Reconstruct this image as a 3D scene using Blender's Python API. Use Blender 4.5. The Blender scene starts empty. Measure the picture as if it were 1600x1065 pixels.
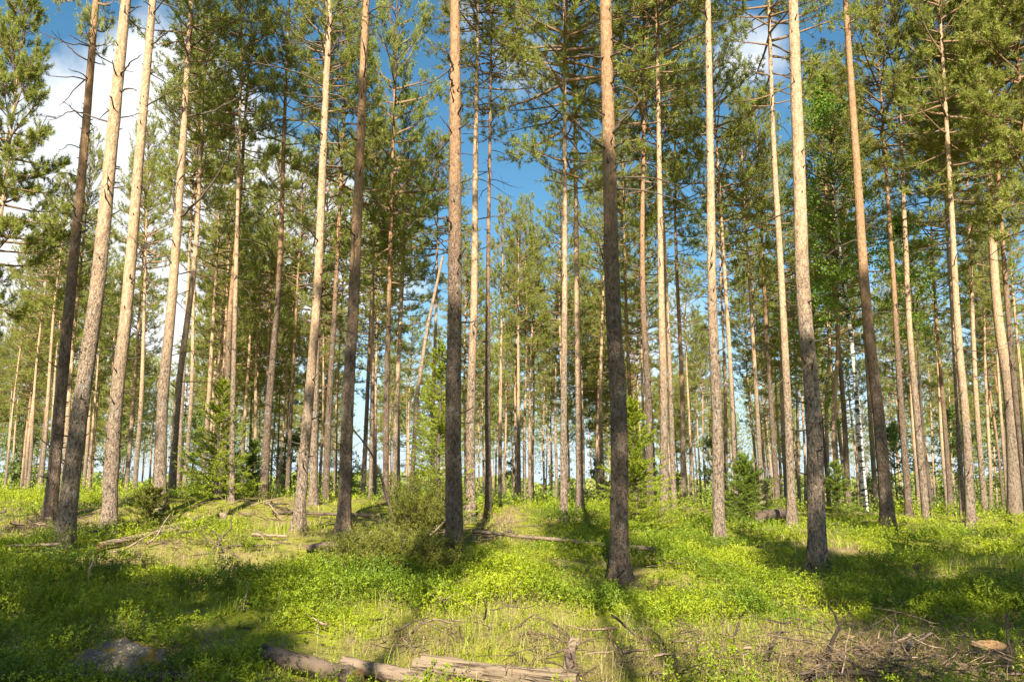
import bpy, math, random
import numpy as np
from mathutils import Vector, Matrix

random.seed(7)
rng = np.random.default_rng(11)
R = math.radians
scn = bpy.context.scene
col = scn.collection

# ------------------------------------------------------------------ camera
F = 1190.0; CX, CY = 800.0, 532.5
PITCH = R(10.9); CP, SP = math.cos(PITCH), math.sin(PITCH)
CAMZ = 1.6
cam = bpy.data.cameras.new("camera"); camo = bpy.data.objects.new("camera", cam); col.objects.link(camo)
cam.sensor_width = 36; cam.lens = F / 1600 * 36; cam.clip_start = 0.05; cam.clip_end = 5000
camo.location = (0, 0, CAMZ); camo.rotation_euler = (math.pi / 2 + PITCH, 0, 0)
scn.camera = camo

def ray(px, py):
    u = (px - CX) / F; v = (CY - py) / F
    return np.array([u, CP - v * SP, SP + v * CP])
def at_y(px, py, Y):
    d = ray(px, py); return np.array([0, 0, CAMZ]) + d * (Y / d[1])

# ------------------------------------------------------------------ noise and terrain
def _h(ix, iy, s):
    n = (ix.astype(np.int64) * 374761393 + iy.astype(np.int64) * 668265263 + s * 974711) & 0xffffffff
    n = ((n ^ (n >> 13)) * 1274126177) & 0xffffffff
    return ((n ^ (n >> 16)) & 0xffff) / 65535.0
def vnoise(x, y, s=0):
    x = np.asarray(x, float); y = np.asarray(y, float)
    ix = np.floor(x); iy = np.floor(y); fx = x - ix; fy = y - iy
    fx = fx * fx * (3 - 2 * fx); fy = fy * fy * (3 - 2 * fy)
    a = _h(ix, iy, s); b = _h(ix + 1, iy, s); c = _h(ix, iy + 1, s); d = _h(ix + 1, iy + 1, s)
    return (a + (b - a) * fx) + ((c + (d - c) * fx) - (a + (b - a) * fx)) * fy
def fbm(x, y, s=0, o=3):
    t = 0; a = 0.5; n = 0
    for k in range(o):
        t = t + a * vnoise(x * 2 ** k + 17.3 * k, y * 2 ** k - 9.1 * k, s + k); n += a; a *= 0.5
    return t / n
PD = np.array([-60, -20, 0, 4, 5.8, 8, 11, 15, 18, 22, 26, 30, 40, 60, 100, 200, 3000.])
PZ = np.array([-2.0, -1.75, -1.6, -1.56, -1.49, -1.36, -1.16, -0.90, -0.74, -0.60, -0.62, -0.80, -1.35, -2.5, -4.2, -5.5, -6.0])
_pf = np.linspace(-60, 300, 3601); _zf = np.interp(_pf, PD, PZ)
_k = np.hanning(31); _k /= _k.sum(); _zf = np.convolve(np.pad(_zf, 15, mode='edge'), _k, 'valid')
def ground(x, y):
    x = np.asarray(x, float); y = np.asarray(y, float)
    z = np.interp(y, _pf, _zf) + CAMZ
    s = np.clip((y - 3) / 14, 0, 1)
    z = z - 0.024 * np.clip(x, -14, 14) * s
    near = np.clip(1 - (np.hypot(x, y) - 30) / 30, 0, 1)
    z = z + near * (0.40 * (fbm(x * .45, y * .45, 3) - .5) + 0.17 * (fbm(x * 1.5, y * 1.5, 8) - .5))
    z = z + 0.35 * np.exp(-(((x + 7.4) / 2.6) ** 2 + ((y - 20.5) / 3.0) ** 2)) * .5
    return z
def gp(px, py, lift=0.0):
    d = ray(px, py); ts = np.linspace(3.5, 60, 4000)
    P = np.array([0, 0, CAMZ]) + ts[:, None] * d
    below = P[:, 2] < ground(P[:, 0], P[:, 1])
    i = int(np.argmax(below)) if below.any() else len(ts) - 1
    p = P[i].copy(); p[2] = float(ground(p[0], p[1])) + lift
    return p

# ------------------------------------------------------------------ mesh helpers
class MB:
    def __init__(s): s.v = []; s.f4 = []; s.f3 = []; s.m4 = []; s.m3 = []; s.t4 = []; s.t3 = []; s.n = 0
    def raw(s, v, f4=None, f3=None, m=0, t4=None, t3=None):
        v = np.asarray(v, float).reshape(-1, 3); s.v.append(v)
        if f4 is not None and len(f4):
            f4 = np.asarray(f4, np.int64); s.f4.append(f4 + s.n); s.m4.append(np.full(len(f4), m)); s.t4.append(np.full(len(f4), .5) if t4 is None else t4)
        if f3 is not None and len(f3):
            f3 = np.asarray(f3, np.int64); s.f3.append(f3 + s.n); s.m3.append(np.full(len(f3), m)); s.t3.append(np.full(len(f3), .5) if t3 is None else t3)
        s.n += len(v)
    def tube(s, P, rad, n=6, m=0, cap=False, jag=0.0, wob=0.0, tint=.5, sx=1.0, capm=None):
        P = np.asarray(P, float); k = len(P); rad = np.broadcast_to(np.asarray(rad, float), (k,))
        T = np.gradient(P, axis=0); T /= (np.linalg.norm(T, axis=1, keepdims=True) + 1e-9)
        ref = np.array([1., 0, 0]) if abs(T[:, 0]).mean() < .8 else np.array([0, 0, 1.])
        A = np.cross(T, ref); A /= (np.linalg.norm(A, axis=1, keepdims=True) + 1e-9); B = np.cross(T, A)
        th = np.arange(n) / n * 2 * math.pi
        rr = rad[:, None] * np.ones((k, n))
        if wob: rr = rr * (1 + wob * (rng.random((k, n)) - .5) * 2)
        V = P[:, None, :] + (rr * np.cos(th))[:, :, None] * A[:, None, :] * sx + (rr * np.sin(th))[:, :, None] * B[:, None, :]
        if jag: V[-1] += (rng.random((n, 1)) * jag) * T[-1]
        i = np.arange(k - 1)[:, None] * n; j = np.arange(n)[None, :]; j2 = (j + 1) % n
        f = np.stack([i + j, i + j2, i + n + j2, i + n + j], -1).reshape(-1, 4)
        s.raw(V.reshape(-1, 3), f4=f, m=m, t4=np.full(len(f), tint))
        if cap:
            c = P[[0, -1]]; base = s.n
            for e, off in ((0, 0), (1, (k - 1) * n)):
                ring = V.reshape(-1, 3)[off:off + n]
                vv = np.vstack([ring, c[e] + (T[-1] * jag * .3 if e else 0)])
                ff = [(q, (q + 1) % n, n) if e else ((q + 1) % n, q, n) for q in range(n)]
                s.raw(vv, f3=ff, m=(m if capm is None else capm), t3=np.full(n, tint))
    def build(s, name, mats, parent=None, smooth=True, link=True):
        me = s.mesh(name, mats, smooth)
        o = bpy.data.objects.new(name, me)
        if link: col.objects.link(o)
        if parent is not None: o.parent = parent
        return o
    def mesh(s, name, mats, smooth=True):
        V = np.concatenate(s.v).astype(np.float32)
        q = np.concatenate(s.f4) if s.f4 else np.zeros((0, 4), np.int64)
        t = np.concatenate(s.f3) if s.f3 else np.zeros((0, 3), np.int64)
        mi = np.concatenate([*(s.m4 or [np.zeros(0)]), *(s.m3 or [np.zeros(0)])]).astype(np.int32)
        ti = np.concatenate([*(s.t4 or [np.zeros(0)]), *(s.t3 or [np.zeros(0)])]).astype(np.float32)
        me = bpy.data.meshes.new(name)
        me.vertices.add(len(V)); me.vertices.foreach_set('co', V.ravel())
        loops = np.concatenate([q.ravel(), t.ravel()]).astype(np.int32)
        me.loops.add(len(loops)); me.loops.foreach_set('vertex_index', loops)
        starts = np.concatenate([np.arange(len(q)) * 4, len(q) * 4 + np.arange(len(t)) * 3]).astype(np.int32)
        me.polygons.add(len(starts)); me.polygons.foreach_set('loop_start', starts)
        me.polygons.foreach_set('material_index', mi)
        me.polygons.foreach_set('use_smooth', np.full(len(starts), bool(smooth)))
        me.update(calc_edges=True)
        a = me.attributes.new('tint', 'FLOAT', 'FACE'); a.data.foreach_set('value', ti)
        for m in (mats if isinstance(mats, (list, tuple)) else [mats]): me.materials.append(m)
        return me

def norm(a): return a / (np.linalg.norm(a, axis=-1, keepdims=True) + 1e-9)
def perp(d):
    r = rng.normal(size=d.shape); r = r - d * (r * d).sum(-1, keepdims=True); return norm(r)
def blades(mb, P, D, L, W, m=0, tint=None):
    """thin pointed triangles: base P, direction D, length L, width W"""
    n = len(P); S = perp(D) * (np.asarray(W).reshape(-1, 1) * .5)
    V = np.stack([P - S, P + S, P + D * np.asarray(L).reshape(-1, 1)], 1).reshape(-1, 3)
    mb.raw(V, f3=np.arange(n * 3).reshape(-1, 3), m=m, t3=rng.random(n) if tint is None else tint)
def leaves(mb, P, D, N, L, W, m=0, tint=None):
    """diamond leaves: base P, axis D, normal N"""
    n = len(P); L = np.asarray(L).reshape(-1, 1); W = np.asarray(W).reshape(-1, 1)
    S = norm(np.cross(D, N)) * W * .5
    M = P + D * L * .45 + norm(N) * L * .06
    V = np.stack([P, M + S, P + D * L, M - S], 1).reshape(-1, 3)
    mb.raw(V, f4=np.arange(n * 4).reshape(-1, 4), m=m, t4=rng.random(n) if tint is None else tint)

def tag(o, label=None, cat=None, group=None, kind=None):
    if label: o['label'] = label
    if cat: o['category'] = cat
    if group: o['group'] = group
    if kind: o['kind'] = kind
    return o
def empty(name, loc):
    o = bpy.data.objects.new(name, None); col.objects.link(o); o.location = loc; o.empty_display_size = .2
    return o

# ------------------------------------------------------------------ materials
class NT:
    def __init__(s, name):
        s.m = bpy.data.materials.new(name); s.m.use_nodes = True; s.t = s.m.node_tree; s.t.nodes.clear()
        s.out = s.n('ShaderNodeOutputMaterial')
    def n(s, ty, **k):
        o = s.t.nodes.new(ty)
        for a, b in k.items(): setattr(o, a, b)
        return o
    def l(s, a, b): s.t.links.new(a, b)
    def math(s, op, a, b=None, c=None, clamp=False):
        o = s.n('ShaderNodeMath', operation=op, use_clamp=clamp)
        for i, x in enumerate((a, b, c)):
            if x is None: continue
            if isinstance(x, (int, float)): o.inputs[i].default_value = x
            else: s.l(x, o.inputs[i])
        return o.outputs[0]
    def mix(s, f, a, b):
        o = s.n('ShaderNodeMix', data_type='RGBA')
        for sock, x in ((o.inputs[0], f), (o.inputs[6], a), (o.inputs[7], b)):
            if isinstance(x, (int, float)): sock.default_value = x
            elif isinstance(x, (tuple, list)): sock.default_value = (*x, 1)
            else: s.l(x, sock)
        return o.outputs[2]
    def ramp(s, f, a, b, smooth=True):
        o = s.n('ShaderNodeMapRange', interpolation_type='SMOOTHSTEP' if smooth else 'LINEAR'); s.l(f, o.inputs[0])
        o.inputs[1].default_value = a; o.inputs[2].default_value = b; return o.outputs[0]
    def noise(s, vec, scale, detail=3, rough=.55):
        o = s.n('ShaderNodeTexNoise'); o.inputs['Scale'].default_value = scale; o.inputs['Detail'].default_value = detail
        o.inputs['Roughness'].default_value = rough
        if vec is not None: s.l(vec, o.inputs['Vector'])
        return o.outputs[0]
    def obj(s, scale=(1, 1, 1)):
        c = s.n('ShaderNodeTexCoord'); mp = s.n('ShaderNodeMapping'); mp.inputs['Scale'].default_value = scale
        s.l(c.outputs['Object'], mp.inputs[0]); return c.outputs['Object'], mp.outputs[0]

def bark_mat(name, low, low2, high, high2, z0, z1, vor=(34, 34, 15), bump=.8):
    t = NT(name)
    o, mp = t.obj(vor)
    ns = t.noise(o, 3.0, 3)
    wv = t.n('ShaderNodeVectorMath', operation='ADD'); t.l(mp, wv.inputs[0])
    nz = t.n('ShaderNodeTexNoise'); nz.inputs['Scale'].default_value = 9; t.l(o, nz.inputs['Vector'])
    sc = t.n('ShaderNodeVectorMath', operation='SCALE'); sc.inputs['Scale'].default_value = 1.6; t.l(nz.outputs['Color'], sc.inputs[0]); t.l(sc.outputs[0], wv.inputs[1])
    v = t.n('ShaderNodeTexVoronoi', feature='DISTANCE_TO_EDGE'); t.l(wv.outputs[0], v.inputs['Vector']); v.inputs['Scale'].default_value = 1
    v2 = t.n('ShaderNodeTexVoronoi', feature='F1'); t.l(wv.outputs[0], v2.inputs['Vector']); v2.inputs['Scale'].default_value = 1
    sep = t.n('ShaderNodeSeparateXYZ'); t.l(o, sep.inputs[0])
    inf = t.n('ShaderNodeObjectInfo')
    zz = t.math('ADD', sep.outputs[2], t.math('MULTIPLY', t.math('SUBTRACT', ns, .5), 3.0))
    zz = t.math('ADD', zz, t.math('MULTIPLY', t.math('SUBTRACT', inf.outputs['Random'], .5), 2.0))
    hi = t.ramp(zz, z0, z1)
    sepc = t.n('ShaderNodeSeparateColor'); t.l(v2.outputs['Color'], sepc.inputs[0])
    cl = t.mix(sepc.outputs[0], low, low2); ch = t.mix(sepc.outputs[1], high, high2)
    c = t.mix(hi, cl, ch)
    crack = t.ramp(v.outputs['Distance'], .0, .12)
    o2, mpf = t.obj((28, 28, 13)); fl = t.noise(mpf, 1.0, 4, .68); fine = t.noise(o, 95, 2, .6)
    o3, mps = t.obj((20, 20, 5)); rid = t.noise(mps, 1.0, 3, .6)
    low_i = t.math('SUBTRACT', 1.0, hi)
    dk = t.math('MULTIPLY', t.ramp(fl, .52, .38), t.math('ADD', t.math('MULTIPLY', low_i, .42), .42))
    c = t.mix(dk, c, (.05, .036, .026))
    c = t.mix(t.math('MULTIPLY', t.math('SUBTRACT', 1.0, crack), t.math('MULTIPLY', low_i, .35)), c, (.045, .033, .025))
    c = t.mix(t.math('MULTIPLY', t.ramp(rid, .52, .64), .40), c, t.mix(hi, (.13, .10, .075), (.24, .135, .07)))
    spots = t.ramp(fine, .60, .68)
    c = t.mix(t.math('MULTIPLY', spots, .5), c, t.mix(hi, (.06, .045, .035), (.12, .06, .028)))
    lich = t.math('MULTIPLY', t.ramp(t.noise(o, 7, 3), .55, .7), t.math('MULTIPLY', low_i, .35))
    c = t.mix(lich, c, (.30, .31, .26))
    b = t.n('ShaderNodeBump'); b.inputs['Strength'].default_value = bump; b.inputs['Distance'].default_value = .045
    hgt = t.math('ADD', t.math('MULTIPLY', crack, t.math('MULTIPLY', low_i, .5)), t.math('ADD', t.math('MULTIPLY', fl, t.math('ADD', t.math('MULTIPLY', low_i, .8), .7)), t.math('MULTIPLY', rid, .3))); t.l(hgt, b.inputs['Height'])
    p = t.n('ShaderNodeBsdfPrincipled'); t.l(c, p.inputs['Base Color']); p.inputs['Roughness'].default_value = .85; p.inputs['Specular IOR Level'].default_value = .25
    t.l(b.outputs[0], p.inputs['Normal']); t.l(p.outputs[0], t.out.inputs[0]); return t.m
def leaf_mat(name, a, b, c, trans=.35, rough=.5, nscale=.8, spec=.3):
    t = NT(name)
    at = t.n('ShaderNodeAttribute', attribute_name='tint'); inf = t.n('ShaderNodeObjectInfo')
    o, _ = t.obj()
    n = t.noise(o, nscale, 2)
    f = t.math('ADD', at.outputs['Fac'], t.math('MULTIPLY', t.math('SUBTRACT', n, .5), 1.0), clamp=True)
    cc = t.mix(f, a, b)
    cc = t.mix(t.math('MULTIPLY', inf.outputs['Random'], .8), cc, c)
    p = t.n('ShaderNodeBsdfPrincipled'); t.l(cc, p.inputs['Base Color']); p.inputs['Roughness'].default_value = rough; p.inputs['Specular IOR Level'].default_value = spec
    tr = t.n('ShaderNodeBsdfTranslucent'); t.l(cc, tr.inputs['Color'])
    mx = t.n('ShaderNodeMixShader'); mx.inputs[0].default_value = trans; t.l(p.outputs[0], mx.inputs[1]); t.l(tr.outputs[0], mx.inputs[2])
    t.l(mx.outputs[0], t.out.inputs[0]); return t.m
def wood_mat(name, a, b, dark, scale=(4, 40, 40), bump=.6, moss=None):
    t = NT(name); o, mp = t.obj(scale)
    n = t.noise(mp, 1.0, 5, .65); n2 = t.noise(o, 4, 3)
    at = t.n('ShaderNodeAttribute', attribute_name='tint')
    c = t.mix(n2, a, b); c = t.mix(t.ramp(n, .38, .52), dark, c)
    c = t.mix(t.math('MULTIPLY', at.outputs['Fac'], .5), c, dark)
    if moss: c = t.mix(t.ramp(t.noise(o, 3, 4), .52, .62), c, moss)
    bp = t.n('ShaderNodeBump'); bp.inputs['Strength'].default_value = bump; bp.inputs['Distance'].default_value = .02; t.l(n, bp.inputs['Height'])
    p = t.n('ShaderNodeBsdfPrincipled'); t.l(c, p.inputs['Base Color']); p.inputs['Roughness'].default_value = .85; p.inputs['Specular IOR Level'].default_value = .2
    t.l(bp.outputs[0], p.inputs['Normal']); t.l(p.outputs[0], t.out.inputs[0]); return t.m

M_BARK = bark_mat('pine_bark', (.34, .255, .175), (.235, .17, .118), (.46, .325, .205), (.32, .205, .115), 1.8, 5.5)
M_BARKD = bark_mat('brown_shaded_pine_bark', (.215, .15, .10), (.15, .103, .07), (.35, .215, .115), (.24, .135, .065), 3.0, 7.5)  # darker brown copy of the bark; shade on shadowed trunks is in its colour
M_DEAD = wood_mat('dead_branch_wood', (.15, .11, .085), (.09, .065, .05), (.035, .027, .02))
M_DARKBR = wood_mat('dark_branch_wood', (.06, .043, .033), (.04, .028, .022), (.02, .015, .012))
M_LIMB = wood_mat('pine_limb_bark', (.30, .19, .10), (.22, .14, .08), (.12, .08, .05))
M_NEED = leaf_mat('pine_needles', (.125, .175, .028), (.33, .36, .058), (.30, .30, .06), trans=.45)
M_SPRUCE = leaf_mat('spruce_needles', (.16, .22, .015), (.38, .42, .03), (.27, .32, .025), trans=.35)
M_SPRUCED = leaf_mat('dark_spruce_needles', (.08, .14, .018), (.22, .28, .03), (.16, .21, .025), trans=.3)
M_JUN = leaf_mat('juniper_needles', (.06, .08, .012), (.23, .215, .03), (.13, .14, .02), trans=.25)
M_BIRCH = leaf_mat('birch_leaves', (.10, .20, .02), (.26, .36, .03), (.17, .27, .03), trans=.5)
M_FARLEAF = leaf_mat('far_leaves', (.09, .15, .03), (.22, .28, .06), (.15, .2, .045), trans=.4)
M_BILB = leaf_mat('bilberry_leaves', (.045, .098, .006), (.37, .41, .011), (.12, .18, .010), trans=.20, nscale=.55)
M_GRASS = leaf_mat('green_grass', (.13, .22, .010), (.40, .43, .025), (.3, .33, .02), trans=.35)
M_STRAW = leaf_mat('straw_grass', (.20, .16, .055), (.40, .34, .13), (.30, .27, .09), trans=.25)
M_FERN = leaf_mat('fern_green', (.16, .28, .015), (.28, .38, .02), (.2, .3, .02), trans=.4)
M_LOG = wood_mat('weathered_log', (.25, .18, .12), (.15, .108, .075), (.05, .036, .025), scale=(5, 30, 30))
M_LOGB = wood_mat('bark_log', (.16, .115, .08), (.10, .07, .05), (.03, .022, .016), scale=(8, 14, 14), bump=1)
M_SPLIT = wood_mat('split_wood', (.26, .195, .125), (.17, .125, .08), (.045, .032, .022), scale=(3, 45, 45), bump=.9)
M_CUT = wood_mat('cut_wood_face', (.36, .21, .09), (.28, .16, .07), (.14, .08, .04), scale=(30, 30, 30), bump=.3)
M_POLE = wood_mat('bare_pole_wood', (.36, .265, .175), (.26, .185, .12), (.10, .068, .045), scale=(5, 30, 30))

def ground_mat():
    t = NT('forest_floor'); o, _ = t.obj()
    a = t.noise(o, .55, 4); b = t.noise(o, 3.5, 5, .65); c = t.noise(o, 30, 3, .7)
    moss = t.mix(c, (.06, .085, .008), (.30, .31, .015))
    lit = t.mix(c, (.085, .055, .03), (.32, .24, .12))
    k = t.mix(t.ramp(t.math('ADD', a, t.math('MULTIPLY', b, .6)), .66, .98), moss, lit)
    k = t.mix(t.ramp(b, .30, .44), (.035, .025, .015), k)
    bp = t.n('ShaderNodeBump'); bp.inputs['Strength'].default_value = 1; bp.inputs['Distance'].default_value = .05
    t.l(t.math('ADD', b, t.math('MULTIPLY', c, .4)), bp.inputs['Height'])
    p = t.n('ShaderNodeBsdfPrincipled'); t.l(k, p.inputs['Base Color']); p.inputs['Roughness'].default_value = .95; p.inputs['Specular IOR Level'].default_value = .1
    t.l(bp.outputs[0], p.inputs['Normal']); t.l(p.outputs[0], t.out.inputs[0]); return t.m
M_GROUND = ground_mat()
def rock_mat(name, moss):
    t = NT(name); o, _ = t.obj()
    a = t.noise(o, 5, 5, .65); b = t.noise(o, 22, 4, .7); c = t.noise(o, 2.6, 3)
    k = t.mix(a, (.055, .042, .028), (.19, .155, .11)); k = t.mix(t.ramp(b, .57, .63), k, (.38, .34, .26))
    k = t.mix(t.ramp(b, .30, .40), (.05, .045, .04), k)
    g = t.n('ShaderNodeNewGeometry'); sp = t.n('ShaderNodeSeparateXYZ'); t.l(g.outputs['Normal'], sp.inputs[0])
    mm = t.ramp(t.math('ADD', t.math('ADD', c, t.math('MULTIPLY', t.math('SUBTRACT', a, .5), .8)), t.math('MULTIPLY', sp.outputs[1], .16)), (.40 if moss else .72), (.50 if moss else .8))
    k = t.mix(mm, k, t.mix(b, (.09, .055, .012), (.34, .22, .03)))
    bp = t.n('ShaderNodeBump'); bp.inputs['Strength'].default_value = .9; bp.inputs['Distance'].default_value = .03; t.l(t.math('ADD', a, b), bp.inputs['Height'])
    p = t.n('ShaderNodeBsdfPrincipled'); t.l(k, p.inputs['Base Color']); p.inputs['Roughness'].default_value = .9
    t.l(bp.outputs[0], p.inputs['Normal']); t.l(p.outputs[0], t.out.inputs[0]); return t.m
M_ROCK = rock_mat('lichen_rock', True); M_STONE = rock_mat('pale_stone', False)
def birchbark():
    t = NT('birch_bark'); o, mp = t.obj((3, 3, 9))
    n = t.noise(mp, 1.3, 4, .6); m2 = t.noise(o, 2.2, 3)
    c = t.mix(t.ramp(n, .50, .55), t.mix(m2, (.72, .68, .6), (.5, .45, .38)), (.035, .03, .028))
    p = t.n('ShaderNodeBsdfPrincipled'); t.l(c, p.inputs['Base Color']); p.inputs['Roughness'].default_value = .7
    t.l(p.outputs[0], t.out.inputs[0]); return t.m
M_BIRCHB = birchbark()

# ------------------------------------------------------------------ terrain
def build_ground():
    mb = MB()
    r = np.concatenate([[0.05], np.linspace(.6, 4.5, 12), np.linspace(4.7, 14, 110), np.linspace(14.2, 34, 120), np.geomspace(35, 2500, 50)])
    front = np.linspace(-50, 50, 240); back = np.linspace(50, 310, 60)[1:-1]
    th = np.radians(np.concatenate([front, back])); n = len(th)
    X = r[:, None] * np.sin(th); Y = r[:, None] * np.cos(th); Z = ground(X, Y)
    k = len(r); i = np.arange(k - 1)[:, None] * n; j = np.arange(n)[None]; j2 = (j + 1) % n
    f = np.stack([i + j, i + n + j, i + n + j2, i + j2], -1).reshape(-1, 4)[:, ::-1]
    mb.raw(np.stack([X, Y, Z], -1).reshape(-1, 3), f4=f)
    mb.raw([[0, 0, float(ground(0, 0))]] + [[X[0, q], Y[0, q], Z[0, q]] for q in range(n)], f3=[(0, 1 + (q + 1) % n, 1 + q) for q in range(n)])
    o = mb.build('ground', M_GROUND); tag(o, kind='structure')
    me = o.data
    import bmesh
    b = bmesh.new(); b.from_mesh(me); bmesh.ops.remove_doubles(b, verts=b.verts, dist=1e-5); bmesh.ops.recalc_face_normals(b, faces=b.faces)
    up = sum(f.normal.z for f in b.faces)
    if up < 0: bmesh.ops.reverse_faces(b, faces=b.faces)
    b.to_mesh(me); b.free()
build_ground()

# ------------------------------------------------------------------ pine crowns
CROWN_L = 8.0
def bend(p0, d, L, k, droop, up, wob=.05):
    """curved path starting along d: sags then lifts"""
    P = [p0]; d = d / np.linalg.norm(d); st = L / (k - 1); v = d.copy()
    for i in range(1, k):
        t = i / (k - 1)
        v = v + np.array([0, 0, -droop * (1 - t) + up * t]) / (k - 1) * 2 + rng.normal(size=3) * wob
        v /= np.linalg.norm(v); P.append(P[-1] + v * st)
    return np.array(P)
def pine_crown(seed, width=2.0, dens=1.0, sparse_low=.5, nl=14):
    global rng
    rng = np.random.default_rng(seed)
    mb = MB(); SPs = []; SDs = []
    z = 0.0
    while z < CROWN_L - .3:
        t = z / CROWN_L
        prof = width * (0.42 + 0.58 * min(1, t / .25)) * (1 - t ** 2.2) ** .8 + .22
        nlimb = rng.integers(3, 6) if t < .2 else rng.integers(4, 7)
        a0 = rng.random() * 6.28
        for q in range(nlimb):
            if t < .3 and rng.random() < sparse_low * (1 - t / .3): continue
            a = a0 + q * 6.283 / nlimb + rng.normal() * .25
            L = prof * rng.uniform(.55, 1.15)
            el = R(-5 + 60 * t ** 1.3) + rng.normal() * .16
            d = np.array([math.cos(a) * math.cos(el), math.sin(a) * math.cos(el), math.sin(el)])
            k = 7; P = bend(np.array([0, 0, z + rng.normal() * .08]), d, L, k, .12, .30, .07)
            r0 = .012 + .012 * L
            mb.tube(P, np.linspace(r0, .004, k), 4, 0)
            nt = max(3, int(L * 9.0 * dens))
            for w in range(nt):
                u = rng.uniform(.30, 1.0) ** .8
                s = u * (k - 1); i = min(int(s), k - 2); fr = s - i
                p = P[i] * (1 - fr) + P[i + 1] * fr; ax = P[i + 1] - P[i]; ax /= np.linalg.norm(ax)
                side = np.cross(ax, [0, 0, 1.]); side /= (np.linalg.norm(side) + 1e-6)
                dd = ax * rng.uniform(.4, 1.0) + side * rng.choice([-1, 1]) * rng.uniform(.4, 1.1) + np.array([0, 0, rng.normal(.18, .3)])
                l = rng.uniform(.22, .55) * (1.15 - .5 * u) * (1 if L > .6 else .6)
                Q = bend(p, dd, l, 4, .02, .25, .08)
                mb.tube(Q, np.linspace(.006, .003, 4), 3, 0)
                for e in range(rng.integers(2, 5)):
                    if e == 0: sp = Q[-2]; sd = Q[-1] - Q[-2]
                    else:
                        v = rng.uniform(.8, 3); ii = min(int(v), 2); sp = Q[ii] * (1 - v + ii) + Q[ii + 1] * (v - ii)
                        sd = norm(Q[ii + 1] - Q[ii]) + rng.normal(size=3) * .55 + np.array([0, 0, .3])
                    SPs.append(sp); SDs.append(sd / np.linalg.norm(sd))
        z += rng.uniform(.34, .55) * (1 - .35 * t)
    SPs = np.array(SPs); SDs = np.array(SDs); n = len(SPs)
    P = np.repeat(SPs, nl, 0); D = np.repeat(SDs, nl, 0)
    P = P + D * (rng.random((len(P), 1)) * .17)
    nd = norm(D * rng.uniform(.35, 1.1, (len(P), 1)) + perp(D) * .75)
    tint = np.repeat(rng.random(n), nl) * .7 + rng.random(len(P)) * .3
    blades(mb, P, nd, rng.uniform(.07, .13, len(P)), rng.uniform(.012, .021, len(P)), 1, tint)
    return mb
CROWNS = [pine_crown(100 + i, width=w, dens=dn, sparse_low=sl).mesh('pine_crown', [M_LIMB, M_NEED]) for i, (w, dn, sl) in enumerate(
    [(2.0, 1.0, .6), (1.7, 1.05, .4), (2.3, .95, .7), (1.5, 1.1, .5), (1.9, .9, .3), (2.15, 1.05, .5)])]
DENSE = pine_crown(300, width=1.9, dens=1.9, sparse_low=0, nl=20).mesh('pine_crown', [M_LIMB, M_NEED])
rng = np.random.default_rng(5)

# ------------------------------------------------------------------ pines
def spline(P, zs):
    """P: control points sorted by z; returns xy at heights zs with linear extrapolation"""
    P = np.asarray(P, float); z = P[:, 2]
    out = []
    for c in (0, 1):
        v = P[:, c]
        m = np.gradient(v, z) if len(z) > 2 else np.full(len(z), (v[-1] - v[0]) / (z[-1] - z[0]))
        i = np.clip(np.searchsorted(z, zs) - 1, 0, len(z) - 2)
        h = z[i + 1] - z[i]; t = np.clip((zs - z[i]) / h, 0, 1)
        y = (2 * t ** 3 - 3 * t ** 2 + 1) * v[i] + (t ** 3 - 2 * t ** 2 + t) * h * m[i] + (-2 * t ** 3 + 3 * t ** 2) * v[i + 1] + (t ** 3 - t ** 2) * h * m[i + 1]
        y = np.where(zs > z[-1], v[-1] + m[-1] * (zs - z[-1]), y); y = np.where(zs < z[0], v[0] + m[0] * (zs - z[0]), y)
        out.append(y)
    return np.stack(out, -1)
def trunk_rad(h, D, H):
    return D * .5 * (np.clip(1 - h / H, .0, 1) ** .75 * 1.04 + .02) * (1 + .22 * np.exp(-np.clip(h, 0, 99) / .35))
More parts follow.
